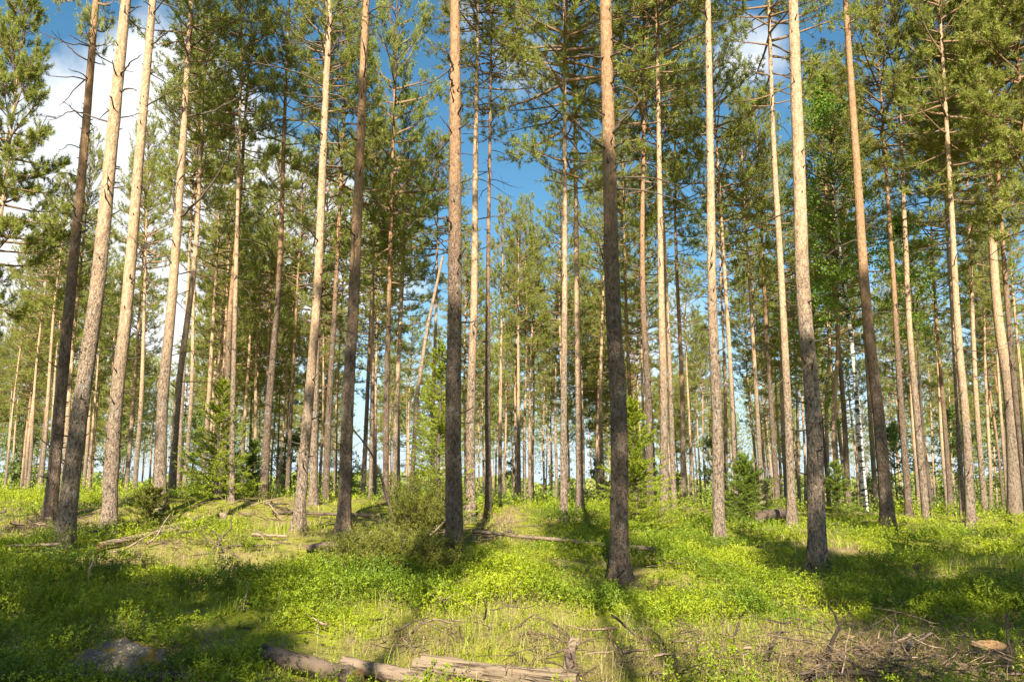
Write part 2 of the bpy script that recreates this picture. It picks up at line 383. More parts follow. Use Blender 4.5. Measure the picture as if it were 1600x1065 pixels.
def trunk_mesh(spine, D, H, sides, step, stub_n, dead_n, hb, bark):
    """spine(h)->xy offset local. trunk plus stubs and thin dead twigs"""
    mb = MB(); h = np.concatenate([[-.35, -.1, -.03, .03, .08], np.arange(.14, H, step), [H]]); xy = spine(h)
    P = np.concatenate([xy, h[:, None]], 1)
    k = len(h); th = np.arange(sides) / sides * 2 * math.pi
    rr = trunk_rad(h, D, H)[:, None] * np.ones((k, sides))
    nz = fbm(th[None] * 3 + rng.random() * 90, h[:, None] * 2.2, 5) - .5; rr = rr * (1 + .14 * nz + .05 * (rng.random((k, sides)) - .5) * (1 if sides > 12 else .3))
    lob = np.clip(np.cos(th * 5 + rng.random() * 6 + np.sin(th * 2 + rng.random() * 6)), -.2, 1)
    rr = rr * (1 + .6 * lob[None] * np.exp(-np.clip(h, 0, 99) / .19)[:, None])
    V = np.stack([P[:, 0:1] + rr * np.cos(th), P[:, 1:2] + rr * np.sin(th), np.repeat(h[:, None], sides, 1)], -1)
    i = np.arange(k - 1)[:, None] * sides; j = np.arange(sides)[None]; j2 = (j + 1) % sides
    mb.raw(V.reshape(-1, 3), f4=np.stack([i + j, i + j2, i + sides + j2, i + sides + j], -1).reshape(-1, 4))
    for q in range(stub_n):
        z = rng.uniform(2.0, hb) if rng.random() < .9 else rng.uniform(.8, 2); a = rng.random() * 6.283
        p = np.array([*spine(np.array([z]))[0], z]); d = np.array([math.cos(a), math.sin(a), rng.uniform(-.1, .7)])
        r = float(trunk_rad(np.array([z]), D, H)[0]); L = rng.uniform(.02, .10) if rng.random() < .75 else rng.uniform(.1, .3)
        mb.tube(bend(p + d * r * .7, d, L + r * .3, 3, .1, .2, .05), [.016, .012, .006], 5, 1)
    for q in range(dead_n):
        z = hb - (hb - 3.0) * rng.random() ** 1.6; a = rng.random() * 6.283
        p = np.array([*spine(np.array([z]))[0], z]); el = rng.normal(-.05, .3)
        d = np.array([math.cos(a) * math.cos(el), math.sin(a) * math.cos(el), math.sin(el)])
        L = rng.uniform(.4, 1.5) * (.5 + .5 * (z / hb))
        Q = bend(p, d, L, 6, .35, .1, .12); mb.tube(Q, np.linspace(.014, .004, 6), 4, 1)
        for w in range(rng.integers(1, 4)):
            b0 = Q[rng.integers(2, 5)]; dd = norm(Q[-1] - Q[1]) + rng.normal(size=3) * .6
            mb.tube(bend(b0, dd, L * rng.uniform(.15, .4), 4, .3, 0, .1), np.linspace(.006, .002, 4), 3, 1)
    return mb.mesh('trunk', [bark, M_DEAD])

def add_crown(root, spine, hb, H, idx=None, width=1.0, me=None):
    me = me or CROWNS[rng.integers(len(CROWNS)) if idx is None else idx % len(CROWNS)]
    c = bpy.data.objects.new('crown', me); col.objects.link(c); c.parent = root
    b = np.array([*spine(np.array([hb]))[0], hb]); t = np.array([*spine(np.array([H]))[0], H])
    c.location = b; L = np.linalg.norm(t - b)
    q = Vector(t - b).to_track_quat('Z', 'Y'); c.rotation_mode = 'QUATERNION'
    from mathutils import Quaternion
    c.rotation_quaternion = q @ Quaternion((0, 0, 1), rng.random() * 6.283)
    c.scale = (width, width, (L + .25) / CROWN_L)
    return c

# every pine read off the photo: key, trunk points (first = base), base width in px, label, options
PINES = []
def T(key, pts, w, label, **o): PINES.append((key, pts, w, label, o))
T('a', [(77, 818), (104, 520), (128, 270), (150, 0)], 20, 'dark shaded pine leaning behind the curved grey trunk at the left edge', ray=1, bark=1, hb=10.2, dn=14, ref='dark leaning pine')
T('b', [(98, 857), (128, 620), (146, 500), (172, 250), (197, 0)], 28, 'grey flaky pine with a curving base, leftmost in the foreground', ray=1, hb=12.3, ref='curved grey pine')
T('c', [(169, 832), (183, 620), (196, 500), (217, 250), (239, 0)], 23, 'pine with pale knobbly bark beside the two fallen poles', ray=1, hb=12.2, ref='pale knobbly pine')
T('d', [(249, 796), (255, 620), (266, 500), (284, 250), (299, 0)], 20, 'stout branchy pine with crooked dead limbs above a low evergreen bush', ray=1, hb=9.8, H=18, ref='stout branchy pine', dn=12)
T('e', [(268, 777), (278, 620), (305, 400), (315, 200)], 12, 'pine close right of the stout branchy pine', hb=8.0)
T('f', [(278, 768), (285, 620), (291, 500)], 7, 'slender grey pine touching the second trunk right of the stout pine', D=.15)
T('g', [(288, 762), (299, 620), (302, 500)], 7, 'slender yellow pine with a kink near its base', D=.15)
T('h', [(209, 777), (221, 620), (225, 500), (230, 285)], 8, 'straight pale pine between the knobbly pine and the stout pine', hb=7.5)
T('i', [(197, 770), (209, 620), (217, 500)], 7, None)
T('j', [(141, 772), (147, 643)], 5, None); T('k', [(131, 772), (138, 643)], 6, None)
T('l', [(63, 762), (75, 620)], 7, None); T('m', [(45, 760), (55, 620)], 6, None); T('n', [(40, 770), (52, 620)], 5, None)
T('o', [(20, 770), (27, 643)], 4, None); T('p', [(10, 772), (15, 655)], 4, None); T('q', [(75, 760), (83, 643)], 5, None)
T('r', [(98, 775), (108, 620), (118, 500), (130, 380)], 8, 'orange wavy pine glimpsed between the dark leaning pine and the curved grey pine', hb=6)
T('s', [(162, 765), (169, 667)], 5, None)
T('t', [(362, 783), (364, 620), (367, 500), (371, 340)], 9, 'pale slim pine ringed with dark branch scars, base on the green mound', ray=1, hb=8)
T('u', [(346, 772), (352, 690), (359, 500), (372, 350), (386, 140)], 11, 'shadowed pine directly behind the ring-scarred slim pine', bark=1, hb=8.5, d=21)
T('v', [(340, 770), (346, 658), (353, 500)], 7, None)
T('w', [(317, 766), (322, 691), (332, 522)], 8, 'orange pine behind the tall bright young spruce', hb=7)
T('x', [(412, 772), (421, 620), (432, 500), (445, 175)], 13, 'dark straight pine on top of the mossy rise', bark=1, d=20.5, hb=8.6, dn=18, ref='dark rise pine')
T('y', [(449, 766), (456, 620), (462, 500), (475, 250)], 7, 'slender dark pine midway between the rise pine and the tall orange pine', bark=1, hb=8)
T('z', [(433, 762), (446, 620)], 5, None); T('aa', [(423, 760), (432, 620)], 4, None); T('ab', [(443, 762), (449, 643)], 4, None)
T('ac', [(466, 829), (483, 620), (493, 500), (505, 240), (516, 0)], 18, 'tall glowing orange pine leaning right, base on straw-covered ground', ray=1, hb=10.5, H=19, ref='glowing orange pine', dn=12)
T('ad', [(489, 782), (491, 660), (497, 450)], 13, 'grey pine half hidden behind the glowing orange pine', d=19.5, hb=9)
T('ae', [(402, 766), (408, 620)], 4, None); T('af', [(396, 765), (400, 620)], 6, None); T('ag', [(380, 760), (385, 620)], 6, None); T('ah', [(388, 762), (392, 640)], 3.4, None)
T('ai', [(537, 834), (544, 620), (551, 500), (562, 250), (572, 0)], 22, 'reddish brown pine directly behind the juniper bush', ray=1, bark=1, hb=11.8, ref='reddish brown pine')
T('aj', [(509, 772), (515, 620), (522, 500), (532, 300)], 11, 'dark based pine just left of the reddish brown pine', bark=1, hb=7.5)
T('ak', [(501, 762), (504, 620)], 5, None); T('al', [(523, 762), (528, 620)], 6, None)
T('am', [(567, 780), (574, 620), (580, 480)], 8, 'shadowed slim pine at the edge of the blue gap right of the reddish pine', bark=1, hb=8.5)
T('an', [(580, 777), (582, 620), (582, 500), (587, 275)], 9, 'pale slim pine with small orange flecks, above the leaning dead sapling', hb=7.5)
T('ao', [(603, 765), (604, 620), (607, 500), (615, 200)], 10, 'dark based pine rising behind the young juniper', bark=1, hb=7, H=19.5)
T('ap', [(616, 766), (620, 620), (626, 500)], 9, 'warm orange pine close to the right of the dark based one behind the juniper', hb=7)
T('ar', [(677, 765), (677, 620), (681, 500), (684, 320)], 8, 'pine beside the leaning bare dead trunk', hb=8.8, dn=16)
T('as', [(711, 888), (708, 620), (710, 500), (711, 250), (711, 0)], 29, 'big pine with shaded lower trunk right of the juniper bush', ray=1, hb=12, ref='big juniper-side pine', bark=1)
T('at', [(735, 815), (736, 620), (740, 500), (743, 250), (747, 0)], 17, 'brightly lit pine with dark scars just behind the big pine right of the juniper', ray=1, hb=11.4, ref='lit scarred pine')
T('au', [(763, 810), (762, 620), (762, 500), (766, 175)], 10, 'slim dark stemmed pine right of the brightly lit scarred pine', ray=1, hb=9.6, bark=1)
T('av', [(781, 790), (782, 620), (784, 500)], 7, 'slim orange pine standing alone before a pale gap of sky left of centre', hb=7, H=14.5, cw=.6)
T('aw', [(811, 792), (810, 620), (810, 379)], 7, 'straight golden pine carrying a narrow bluish crown at the centre', hb=7, H=14, cw=.65)
T('ax', [(805, 792), (806, 620)], 5, None); T('ay', [(828, 792), (828, 620), (831, 525), (835, 435)], 6, None); T('az', [(833, 790), (833, 620)], 5, None)
T('ba', [(820, 791), (821, 620)], 6, None); T('bb', [(850, 791), (850, 620)], 4, None); T('bc', [(868, 791), (869, 620)], 5, None)
T('bd', [(881, 815), (881, 620), (882, 500), (882, 50)], 12, 'straight pine with a full high crown at the centre, its base in sunlit shrubs', ray=1, hb=8.4, H=18, ref='full-crowned centre pine', cw=1.15)
T('be', [(906, 795), (904, 620), (902, 500), (898, 150)], 12, 'pale pine with a peeling upper trunk right of the full-crowned centre pine', d=20, hb=8.8, H=17, ref='pale peeling pine')
T('bf', [(911, 790), (910, 620)], 5, None); T('bg', [(938, 790), (940, 620)], 7, None); T('bh', [(933, 788), (934, 620)], 5, None); T('bi', [(789, 789), (790, 620)], 4, None); T('bj', [(861, 791), (861, 640)], 4, None); T('bk', [(754, 785), (755, 640)], 4, None)
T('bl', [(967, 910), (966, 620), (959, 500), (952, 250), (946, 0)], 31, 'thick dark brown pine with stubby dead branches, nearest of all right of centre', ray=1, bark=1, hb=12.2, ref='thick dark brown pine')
T('bm', [(1038, 816), (1037, 620), (1034, 500), (1030, 250), (1026, 0)], 14, 'warm brown pine right of the small bright spruce', ray=1, hb=10, H=18, ref='warm brown pine', cw=1.1)
T('bn', [(1053, 790), (1048, 620), (1043, 500)], 9, 'pale pine hugging the right side of the warm brown pine', hb=8, d=22)
T('bo', [(1024, 786), (1017, 643), (1010, 500)], 7, None)
T('bp', [(1015, 785), (1013, 620), (1006, 500), (1007, 125)], 12, 'dark grey pine left of the warm brown pine, rising behind the bright spruce', bark=1, hb=8.6, d=19.5)
T('bq', [(1008, 780), (1004, 620), (1000, 400)], 6, None)
T('br', [(986, 780), (984, 620), (979, 500), (973, 250)], 8, 'slim red pine close right of the thick dark brown pine', bark=1, hb=9)
T('bs', [(1124, 848), (1119, 620), (1114, 500), (1110, 250), (1106, 0)], 19, 'clean pale golden pine standing alone in bright shrubs', ray=1, hb=12.4, H=20, ref='pale golden pine', dn=4)
T('bt', [(1068, 786), (1064, 620)], 9, 'dark slim pine in the gap midway between the warm brown and the pale golden pine', bark=1, hb=9)
T('bu', [(1080, 789), (1075, 620)], 5, None); T('bv', [(1094, 786), (1089, 620)], 4, None); T('bw', [(1101, 789), (1098, 620)], 4, None); T('bx', [(1136, 788), (1132, 620)], 7, None)
T('by', [(1152, 796), (1144, 620), (1132, 422)], 9, 'two toned slim pine left of the small dark spruce', hb=8, d=23)
T('bz', [(1191, 785), (1182, 620), (1170, 422)], 8, 'orange pine rising straight out of the small dark spruce', hb=7.6, d=26)
T('ca', [(1215, 780), (1204, 620), (1195, 467), (1187, 300)], 9, 'grey shaded pine left of the log with the dark cut end', bark=1, hb=8.5)
T('cb', [(1238, 822), (1230, 620), (1220, 422), (1210, 250), (1201, 0)], 14, 'pale pine standing at the dark cut end of the log', ray=1, hb=10.4, H=18, ref='cut-log pine')
T('cc', [(1278, 890), (1269, 620), (1258, 500), (1248, 250), (1239, 0)], 28, 'tall near pine with bright upper trunk and dark shaded foot right of the cut log', ray=1, hb=12.2, ref='bright-topped near pine', bark=0, dn=4)
T('cd', [(1311, 799), (1304, 620), (1308, 570), (1302, 320)], 9, 'first slim pine right of the tall bright-topped near pine', hb=8.2)
T('ce', [(1326, 797), (1317, 620), (1312, 560)], 9, 'second slim pine right of the tall bright-topped near pine', bark=1, hb=9)
T('cf', [(1342, 796), (1337, 620)], 5, None)
T('cg', [(1369, 799), (1358, 620), (1354, 558), (1348, 467)], 8, 'pale brown pine between the birch and the leaning grey pine', hb=8)
T('ch', [(1389, 836), (1370, 620), (1356, 500), (1338, 250), (1321, 0)], 21, 'leaning grey pine with a shaded curving lower trunk right of the birch', ray=1, hb=12.4, H=20, ref='leaning grey pine', bark=1, dn=4)
T('ci', [(1294, 788), (1292, 620), (1296, 540), (1290, 360)], 7, None); T('cj', [(1257, 786), (1254, 620)], 5, None); T('ck', [(1249, 786), (1244, 620)], 6, None)
T('cl', [(1228, 786), (1223, 620)], 7, None); T('cm', [(1220, 784), (1214, 620)], 5, None)
T('cn', [(1420, 799), (1407, 620), (1395, 420), (1387, 300)], 11, 'brown shaded pine, first right of the leaning grey pine', bark=1, hb=9.2, d=20)
T('co', [(1446, 797), (1430, 620), (1423, 540), (1414, 360), (1406, 175)], 12, 'warm brown pine, second right of the leaning grey pine', hb=9, d=20, ref='upright brown pine')
T('cp', [(1435, 793), (1428, 667)], 6, None); T('cq', [(1454, 793), (1441, 643)], 5, None); T('cr', [(1480, 796), (1468, 620)], 6, None)
T('cs', [(1486, 800), (1473, 620), (1464, 510), (1453, 315)], 8, 'thin black looking pine left of the thick twin trunks', bark=1, hb=9.5)
T('ct', [(1503, 802), (1495, 620), (1489, 510), (1480, 360), (1472, 150)], 8, 'slimmer orange left trunk of the close pair of pines', hb=8, d=22)
T('cu', [(1514, 804), (1506, 620), (1501, 570), (1486, 315)], 14, 'thicker brown right trunk of the close pair of pines', hb=8.2, d=18, ref='close pair of pines', dn=16)
T('cv', [(1539, 805), (1525, 620), (1518, 450)], 9, 'orange pine with a dark foot right of the close pair', hb=8)
T('cw', [(1547, 808), (1543, 643)], 6, None)
T('cx', [(1586, 806), (1577, 620), (1560, 500), (1545, 250), (1530, 0)], 21, 'large pine near the right edge with a broad rugged foot', ray=1, hb=9.8, H=18, ref='large rugged-footed pine', dn=14, cw=1.2)
T('cy', [(1606, 800), (1587, 620), (1572, 450), (1550, 100)], 11, 'brown pine behind the large pine at the right edge', hb=8.4, d=19, bark=1, cw=1.1)
T('cz', [(1575, 804), (1562, 620), (1551, 420)], 6, None); T('da', [(1612, 804), (1598, 620), (1582, 450), (1572, 325)], 7, 'lit slim pine at the very right edge of the picture', hb=8)
T('dc', [(1461, 790), (1455, 660)], 4, None); T('dd', [(1492, 803), (1488, 714)], 4, None); T('de', [(1558, 808), (1552, 702)], 4, None)
T('df', [(-38, 800), (-22, 560), (12, 250), (28, 110)], 10, 'full green pine cut by the left edge of the picture', d=27, hb=6.2, H=19, cw=1.1)
T('dg', [(1645, 810), (1622, 500), (1595, 150)], 12, 'dense shaded pine cut by the right edge of the picture', d=18, hb=7.5, H=18, bark=1, cw=1.1)

REFS = [(p[1], p[4]['ref']) for p in PINES if 'ref' in p[4]]
def x_at(pts, y=720):
    (x0, y0), (x1, y1) = pts[0], pts[1]
    return x0 + (x1 - x0) * (y - y0) / (y1 - y0)
REFX = sorted((x_at(p), r) for p, r in REFS)
def gap_label(px, word):
    L = [r for x, r in REFX if x < px]; Rr = [r for x, r in REFX if x >= px]
    if L and Rr: return '%s between the %s and the %s' % (word, L[-1], Rr[0])
    return '%s seen %s of the %s' % (word, 'left' if Rr else 'right', Rr[0] if Rr else L[-1])

spines = {}
def build_pine(key, pts, w, label, o):
    bx, by = pts[0]
    if o.get('ray'): base = gp(bx, by); depth = base[1]
    else:
        depth = o.get('d') or o.get('D', .205) * F / w
        q = at_y(bx, by, depth); base = np.array([q[0], depth, 0]); 
        base[0] = at_y(bx, min(by, 800), depth)[0]; base[2] = float(ground(base[0], depth))
    D = w * depth / F * (.87 if w >= 17 else .92)
    C = [np.array([0, 0, 0.])]
    for (x, y) in pts[1:]:
        p = at_y(x, y, depth) - base; C.append(p)
    C = [c for i, c in enumerate(C) if i == 0 or c[2] > .3]
    C.sort(key=lambda c: c[2]); C = np.array(C)
    H = o.get('H') or (rng.uniform(18.8, 20.5) if depth < 17 else rng.uniform(14.6, 17.6))
    lim = C[-1][2]
    def spine(h, C=C):
        xy = spline(C, h)
        if len(C) == 2: xy = xy + np.stack([.05 * np.sin(h * .5 + bx), .05 * np.cos(h * .43 + bx)], -1) * np.clip(h / 3, 0, 1)[:, None]
        return xy
    hb = o.get('hb') or rng.uniform(7.6, 9.6)
    near = depth < 17
    root = empty('pine_tree', base)
    if label: tag(root, label, 'pine', 'tall pines of the stand')
    else:
        word = 'slim far pine'
        tag(root, gap_label(x_at(pts), word), 'pine', 'slim far pines')
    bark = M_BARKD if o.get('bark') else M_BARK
    me = trunk_mesh(spine, D, H, 22 if near else 9, .12 if near else .5, 70 if near else 10, (0 if near else o.get('dn', 10)), hb, bark)
    t = bpy.data.objects.new('trunk', me); col.objects.link(t); t.parent = root
    add_crown(root, spine, hb, H, me=(DENSE if key in ('df', 'dg') else None), width=o.get('cw', .50 if near else rng.uniform(.68, .95)))
    if near:
        for q in range(o.get('dn', 8)):
            z = hb - (hb - 5.0) * rng.random() ** 1.4; a = rng.random() * 6.283
            p = np.array([*spine(np.array([z]))[0], z]); el = rng.normal(.05, .3)
            d = np.array([math.cos(a) * math.cos(el), math.sin(a) * math.cos(el), math.sin(el)])
            L = rng.uniform(.25, 1.5); mb = MB(); Q = bend(p, d, L, 7, .4, .2, .12)
            mb.tube(Q, np.linspace(.018, .004, 7), 5, 0)
            for ww in range(rng.integers(0, 4)):
                mb.tube(bend(Q[rng.integers(3, 6)], norm(Q[-1] - Q[1]) + rng.normal(size=3) * .6, L * .3, 4, .3, 0, .1), np.linspace(.007, .002, 4), 3, 0)
            mb.build('dead_branch', M_DEAD, root)
    spines[key] = (root, spine, base, depth, D, H)
for p in PINES: build_pine(*p)

# crooked limbs that can be told apart on the near pines
LIMBS = [('d', [(283, 340), (312, 312), (345, 268), (358, 240), (388, 168)], .03), ('d', [(297, 72), (330, 52), (375, 28)], .03), ('d', [(293, 182), (340, 172), (398, 138)], .026),
    ('d', [(272, 420), (262, 400), (252, 392)], .018), ('d', [(280, 428), (320, 421), (362, 425), (392, 462)], .016), ('d', [(290, 350), (270, 290), (285, 240)], .022),
    ('bl', [(959, 212), (972, 190), (1001, 156)], .032), ('bl', [(943, 88), (922, 88), (904, 84)], .02), ('bl', [(952, 88), (963, 83), (974, 80)], .022), ('bl', [(945, 180), (935, 172), (926, 163)], .016),
    ('bl', [(956, 132), (962, 120), (962, 112)], .02), ('bl', [(960, 232), (974, 222), (988, 208)], .022), ('bl', [(945, 232), (935, 226), (926, 223)], .022), ('bl', [(956, 136), (975, 134), (1000, 150)], .016), ('bl', [(962, 255), (975, 252), (990, 252)], .014),
    ('as', [(706, 104), (701, 92), (700, 84), (688, 76)], .02), ('as', [(704, 136), (703, 122), (701, 112)], .022), ('as', [(706, 212), (699, 196), (687, 183)], .016), ('as', [(704, 365), (688, 363), (664, 364)], .014),
    ('as', [(706, 362), (702, 345), (697, 338)], .02), ('as', [(714, 412), (720, 398), (727, 388)], .024), ('as', [(716, 180), (721, 168), (724, 160)], .02),
    ('at', [(752, 116), (775, 112), (806, 124), (838, 160)], .022), ('at', [(750, 342), (775, 337), (800, 341)], .018), ('at', [(752, 18), (775, 18), (805, 30)], .022), ('at', [(748, 510), (742, 504), (744, 496)], .018), ('at', [(748, 392), (760, 386), (768, 378)], .016),
    ('at', [(745, 163), (770, 160), (800, 178)], .018),
    ('ac', [(506, 136), (480, 118), (440, 106), (398, 98)], .022), ('ac', [(512, 145), (535, 150), (562, 178)], .02), ('ac', [(513, 65), (490, 66), (440, 70)], .018), ('ac', [(514, 90), (530, 60), (552, 30)], .018), ('ac', [(514, 20), (540, 8), (575, 30)], .018),
    ('ai', [(574, 20), (592, 10), (614, 12)], .02), ('ai', [(556, 222), (548, 210), (541, 202)], .022), ('a', [(145, 95), (120, 85), (100, 65), (60, 50)], .02),
    ('a', [(137, 175), (110, 172), (90, 185), (62, 180)], .016), ('a', [(118, 275), (95, 268), (70, 290)], .014), ('a', [(128, 230), (105, 225), (92, 238)], .014), ('c', [(232, 165), (255, 150), (285, 130)], .018), ('c', [(236, 70), (262, 50), (280, 45)], .018),
    ('b', [(190, 140), (205, 138), (214, 142)], .018), ('b', [(193, 120), (200, 100), (222, 85)], .02)]
for key, pp, r in LIMBS:
    root, sp, base, depth, D, H = spines[key]
    P = np.array([at_y(x, y, depth - D * .3 - .12 * i * (1 if i else 0)) for i, (x, y) in enumerate(pp)]) - base
    h = P[0][2]; c = sp(np.array([h]))[0]; P[0] = [c[0], c[1], h]
    s = np.linspace(0, len(P) - 1, 4 * len(P)); Q = np.stack([np.interp(s, np.arange(len(P)), P[:, k]) for k in range(3)], -1)
    for _ in range(2): Q[1:-1] = (Q[:-2] + Q[2:] + 2 * Q[1:-1]) / 4
    Q[1:] += rng.normal(size=Q[1:].shape) * .008
    mb = MB(); mb.tube(Q, np.linspace(r, r * .35, len(Q)), 6, 0)
    if len(P) > 2 and np.linalg.norm(P[-1] - P[0]) > .8:
        for q in range(4):
            i = rng.integers(len(Q) // 2, len(Q) - 1); mb.tube(bend(Q[i], norm(Q[-1] - Q[0]) + rng.normal(size=3) * .6, .4, 5, .2, .2, .12), np.linspace(.008, .002, 5), 4, 0)
    mb.build('dead_branch', M_DEAD, root)

# thin pines deep in the stand: shared trunk variants
far_protos = []
for v in range(4):
    H = 16.5 + v * .5; ph = rng.random() * 6
    spf = lambda h, ph=ph: np.stack([.10 * np.sin(h * .33 + ph), .08 * np.cos(h * .4 + ph)], -1)
    hb = 6.5 + v * .6
    far_protos.append((trunk_mesh(spf, .19, H, 7, .8, 4, 9, hb, M_BARKD if v == 1 else M_BARK), spf, hb, H))
placed = [(s[2][0], s[2][1]) for s in spines.values()]
cnt = 0
for tries in range(4000):
    if cnt >= 168: break
    Y = 34 + 76 * rng.random() ** .85; px = rng.uniform(-60, 1660)
    if 548 < px < 566 or 838 < px < 858: continue
    if (785 < px < 875 or 625 < px < 700 or 1040 < px < 1100) and Y < 66: continue
    if px < 210 and Y < 50: continue
    X = (px - 800) / F * Y * .985
    if any((X - a) ** 2 + (Y - b) ** 2 < 2.0 for a, b in placed): continue
    placed.append((X, Y)); cnt += 1
    me, sp, hb, H = far_protos[rng.integers(4)]
    root = empty('pine_tree', (X, Y, float(ground(X, Y)))); s = rng.uniform(.86, 1.1); root.scale = (s * rng.uniform(.8, 1.15),) * 2 + (s,)
    tag(root, gap_label(px, 'thin deep-forest pine'), 'pine', 'hair-thin pines deep in the stand')
    t = bpy.data.objects.new('trunk', me); col.objects.link(t); t.parent = root
    add_crown(root, sp, hb, H, width=rng.uniform(.9, 1.3))

# pines standing just outside the frame; they throw the shade on the near ground
SUNT, AZT = math.tan(R(37)), math.tan(R(2.5))
def shade_from(key, dist, lo, hi, cw, dx=0.0):
    b = spines[key][2]; X = b[0] - dist * AZT + dx; Y = b[1] - dist; dz = b[2] - float(ground(X, Y))
    return (X, Y, lo + dist * SUNT + dz, hi + dist * SUNT + dz, cw)
SHADERS = [shade_from('bl', 15.0, -.6, 4.2, .42), shade_from('as', 15.6, -1.4, 3.4, .40), shade_from('cc', 16, -2.5, 3.0, .5), shade_from('ch', 17.5, -1.5, 5.5, .42), shade_from('ai', 15.5, -.5, 8.5, .42), shade_from('a', 13, -.5, 9.5, .5), shade_from('b', 16.5, -1.2, 1.8, .35)]
for (X, Y, hb, H, cw) in SHADERS + [(-4.1, -8.6, 9, 14.8, .85), (-6.2, -7.4, 9, 14.0, .9), (-5.3, -10.6, 8.5, 15.6, .85), (-8.3, -8.6, 9, 14.6, .9), (4.3, -7.0, 9.5, 16, .75), (6.4, -6.0, 10, 16, .7), (8.6, -6.5, 9, 17, .7), (.35, -6.2, 15.2, 18.5, .5), (-3.0, -9.7, 8.4, 12.7, .9), (2.3, -9.9, 8.6, 11.9, .85)]:
    z = float(ground(X, Y)); sp = lambda h: np.stack([.05 * np.sin(h * .4), .05 * np.cos(h * .3)], -1)
    root = empty('pine_tree', (X, Y, z)); tag(root, 'pine standing outside the picture near the viewer, casting shade on the foreground', 'pine', 'pines beside and behind the viewer')
    t = bpy.data.objects.new('trunk', trunk_mesh(sp, .2, H, 10, .5, 6, 4, hb, M_BARK)); col.objects.link(t); t.parent = root
    add_crown(root, sp, hb, H, width=cw, me=DENSE)

# ------------------------------------------------------------------ broadleaf trees
def leafy(name, base, H, hb, wid, D, label, cat, nclump, nleaf, leafL, tm=M_BIRCHB, lm=M_BIRCH, lean=0.0, group=None, pts=None):
    root = empty(name, base); tag(root, label, cat, group)
    mb = MB(); h = np.linspace(-.2, H, 22)
    spx = lambda z: lean * z + .06 * math.sin(z * .7 + base[0])
    P = np.stack([[spx(z) for z in h], .05 * np.sin(h * .5), h], -1)
    mb.tube(P, D * .5 * (np.clip(1 - h / H, 0, 1) ** .8 + .04), 9, 0); mb.build('trunk', [tm], root)
    cm = MB(); LP = []; LD = []
    for q in range(nclump):
        t = rng.random() ** .8; z = hb + (H - hb) * t
        prof = wid * (.45 + .55 * min(1, t / .3)) * (1 - t ** 2.4) ** .7 + .15
        a = rng.random() * 6.283; el = rng.uniform(.1, .9)
        d = np.array([math.cos(a) * math.cos(el), math.sin(a) * math.cos(el), math.sin(el)])
        L = prof * rng.uniform(.5, 1.1)
        Q = bend(np.array([spx(z), 0, z - .2]), d, L, 7, .1, -.35, .09); cm.tube(Q, np.linspace(.006 + .010 * L, .003, 7), 4, 0)
        for w in range(nleaf // 6):
            i = rng.integers(2, 7); dd = norm(rng.normal(size=3) + np.array([0, 0, -.2])); l = rng.uniform(.12, .45)
            p0 = Q[i]; n = 6
            for e in range(n): LP.append(p0 + dd * l * (e + 1) / n + rng.normal(size=3) * .04); LD.append(norm(dd * .4 + rng.normal(size=3) + np.array([0, 0, -.5])))
    LP = np.array(LP); LD = np.array(LD); N = norm(rng.normal(size=LP.shape) + np.array([0, -.5, .9])); n = len(LP)
    leaves(cm, LP, LD, N, rng.uniform(.6, 1.3, n) * leafL, rng.uniform(.5, .8, n) * leafL, 1)
    cm.build('crown', [M_DEAD, lm], root)
b = at_y(1356, 796, 24); b[2] = float(ground(b[0], 24))
leafy('birch_tree', b, 14.5, 6.0, 2.3, .18, 'white barked birch with fresh light green leaves among the pines at the right', 'birch', 110, 130, .085, lean=-.018)
for (px, Y, H, hb, wd, lab) in [(1290, 31, 10.5, 3.6, 2.0, 'bright green broadleaf tree behind the tall bright-topped near pine'), (1452, 29, 12, 6.5, 2.0, 'bright green broadleaf tree behind the brown pines at the right'),
        (30, 62, 8.5, .8, 3.2, 'round green broadleaf tree far back at the left edge'), (110, 66, 9, .8, 3.2, 'green broadleaf tree far back behind the curved grey pine'), (178, 70, 9.5, 1, 3.0, 'green broadleaf tree far back behind the pale knobbly pine'),
        (300, 58, 8, .6, 2.8, 'green broadleaf tree far back behind the tall young spruce'), (455, 60, 6.5, .5, 2.6, 'green broadleaf tree far back left of the glowing orange pine'), (585, 85, 6, .4, 2.2, 'small green broadleaf tree far back in the blue gap'),
        (1500, 52, 8, .5, 3.0, 'green broadleaf tree far back behind the close pair of pines'), (1400, 56, 7.5, .5, 3.0, 'green broadleaf tree far back behind the leaning grey pine'), (1585, 50, 8, .5, 3.2, 'green broadleaf tree far back at the right edge')]:
    X = (px - 800) / F * Y * .985; g = float(ground(X, Y))
    far = Y > 45
    leafy('broadleaf_tree', (X, Y, g - .1), H, hb, wd, .14, lab, 'tree', 60, 90, .15 if far else .10, tm=M_DEAD, lm=M_FARLEAF if far else M_BIRCH)

for q in range(26):
    px = rng.uniform(-20, 1620); Y = rng.uniform(46, 95)
    if 548 < px < 566: continue
    X = (px - 800) / F * Y * .985; lab = gap_label(px, 'low pale-green sapling far back')
    leafy('broadleaf_sapling', (X, Y, float(ground(X, Y)) - .1), rng.uniform(3.2, 7.5), .4, rng.uniform(1.4, 2.4), .08, lab, 'sapling', 34, 70, .16, tm=M_DEAD, lm=M_FARLEAF, group='pale saplings far back')

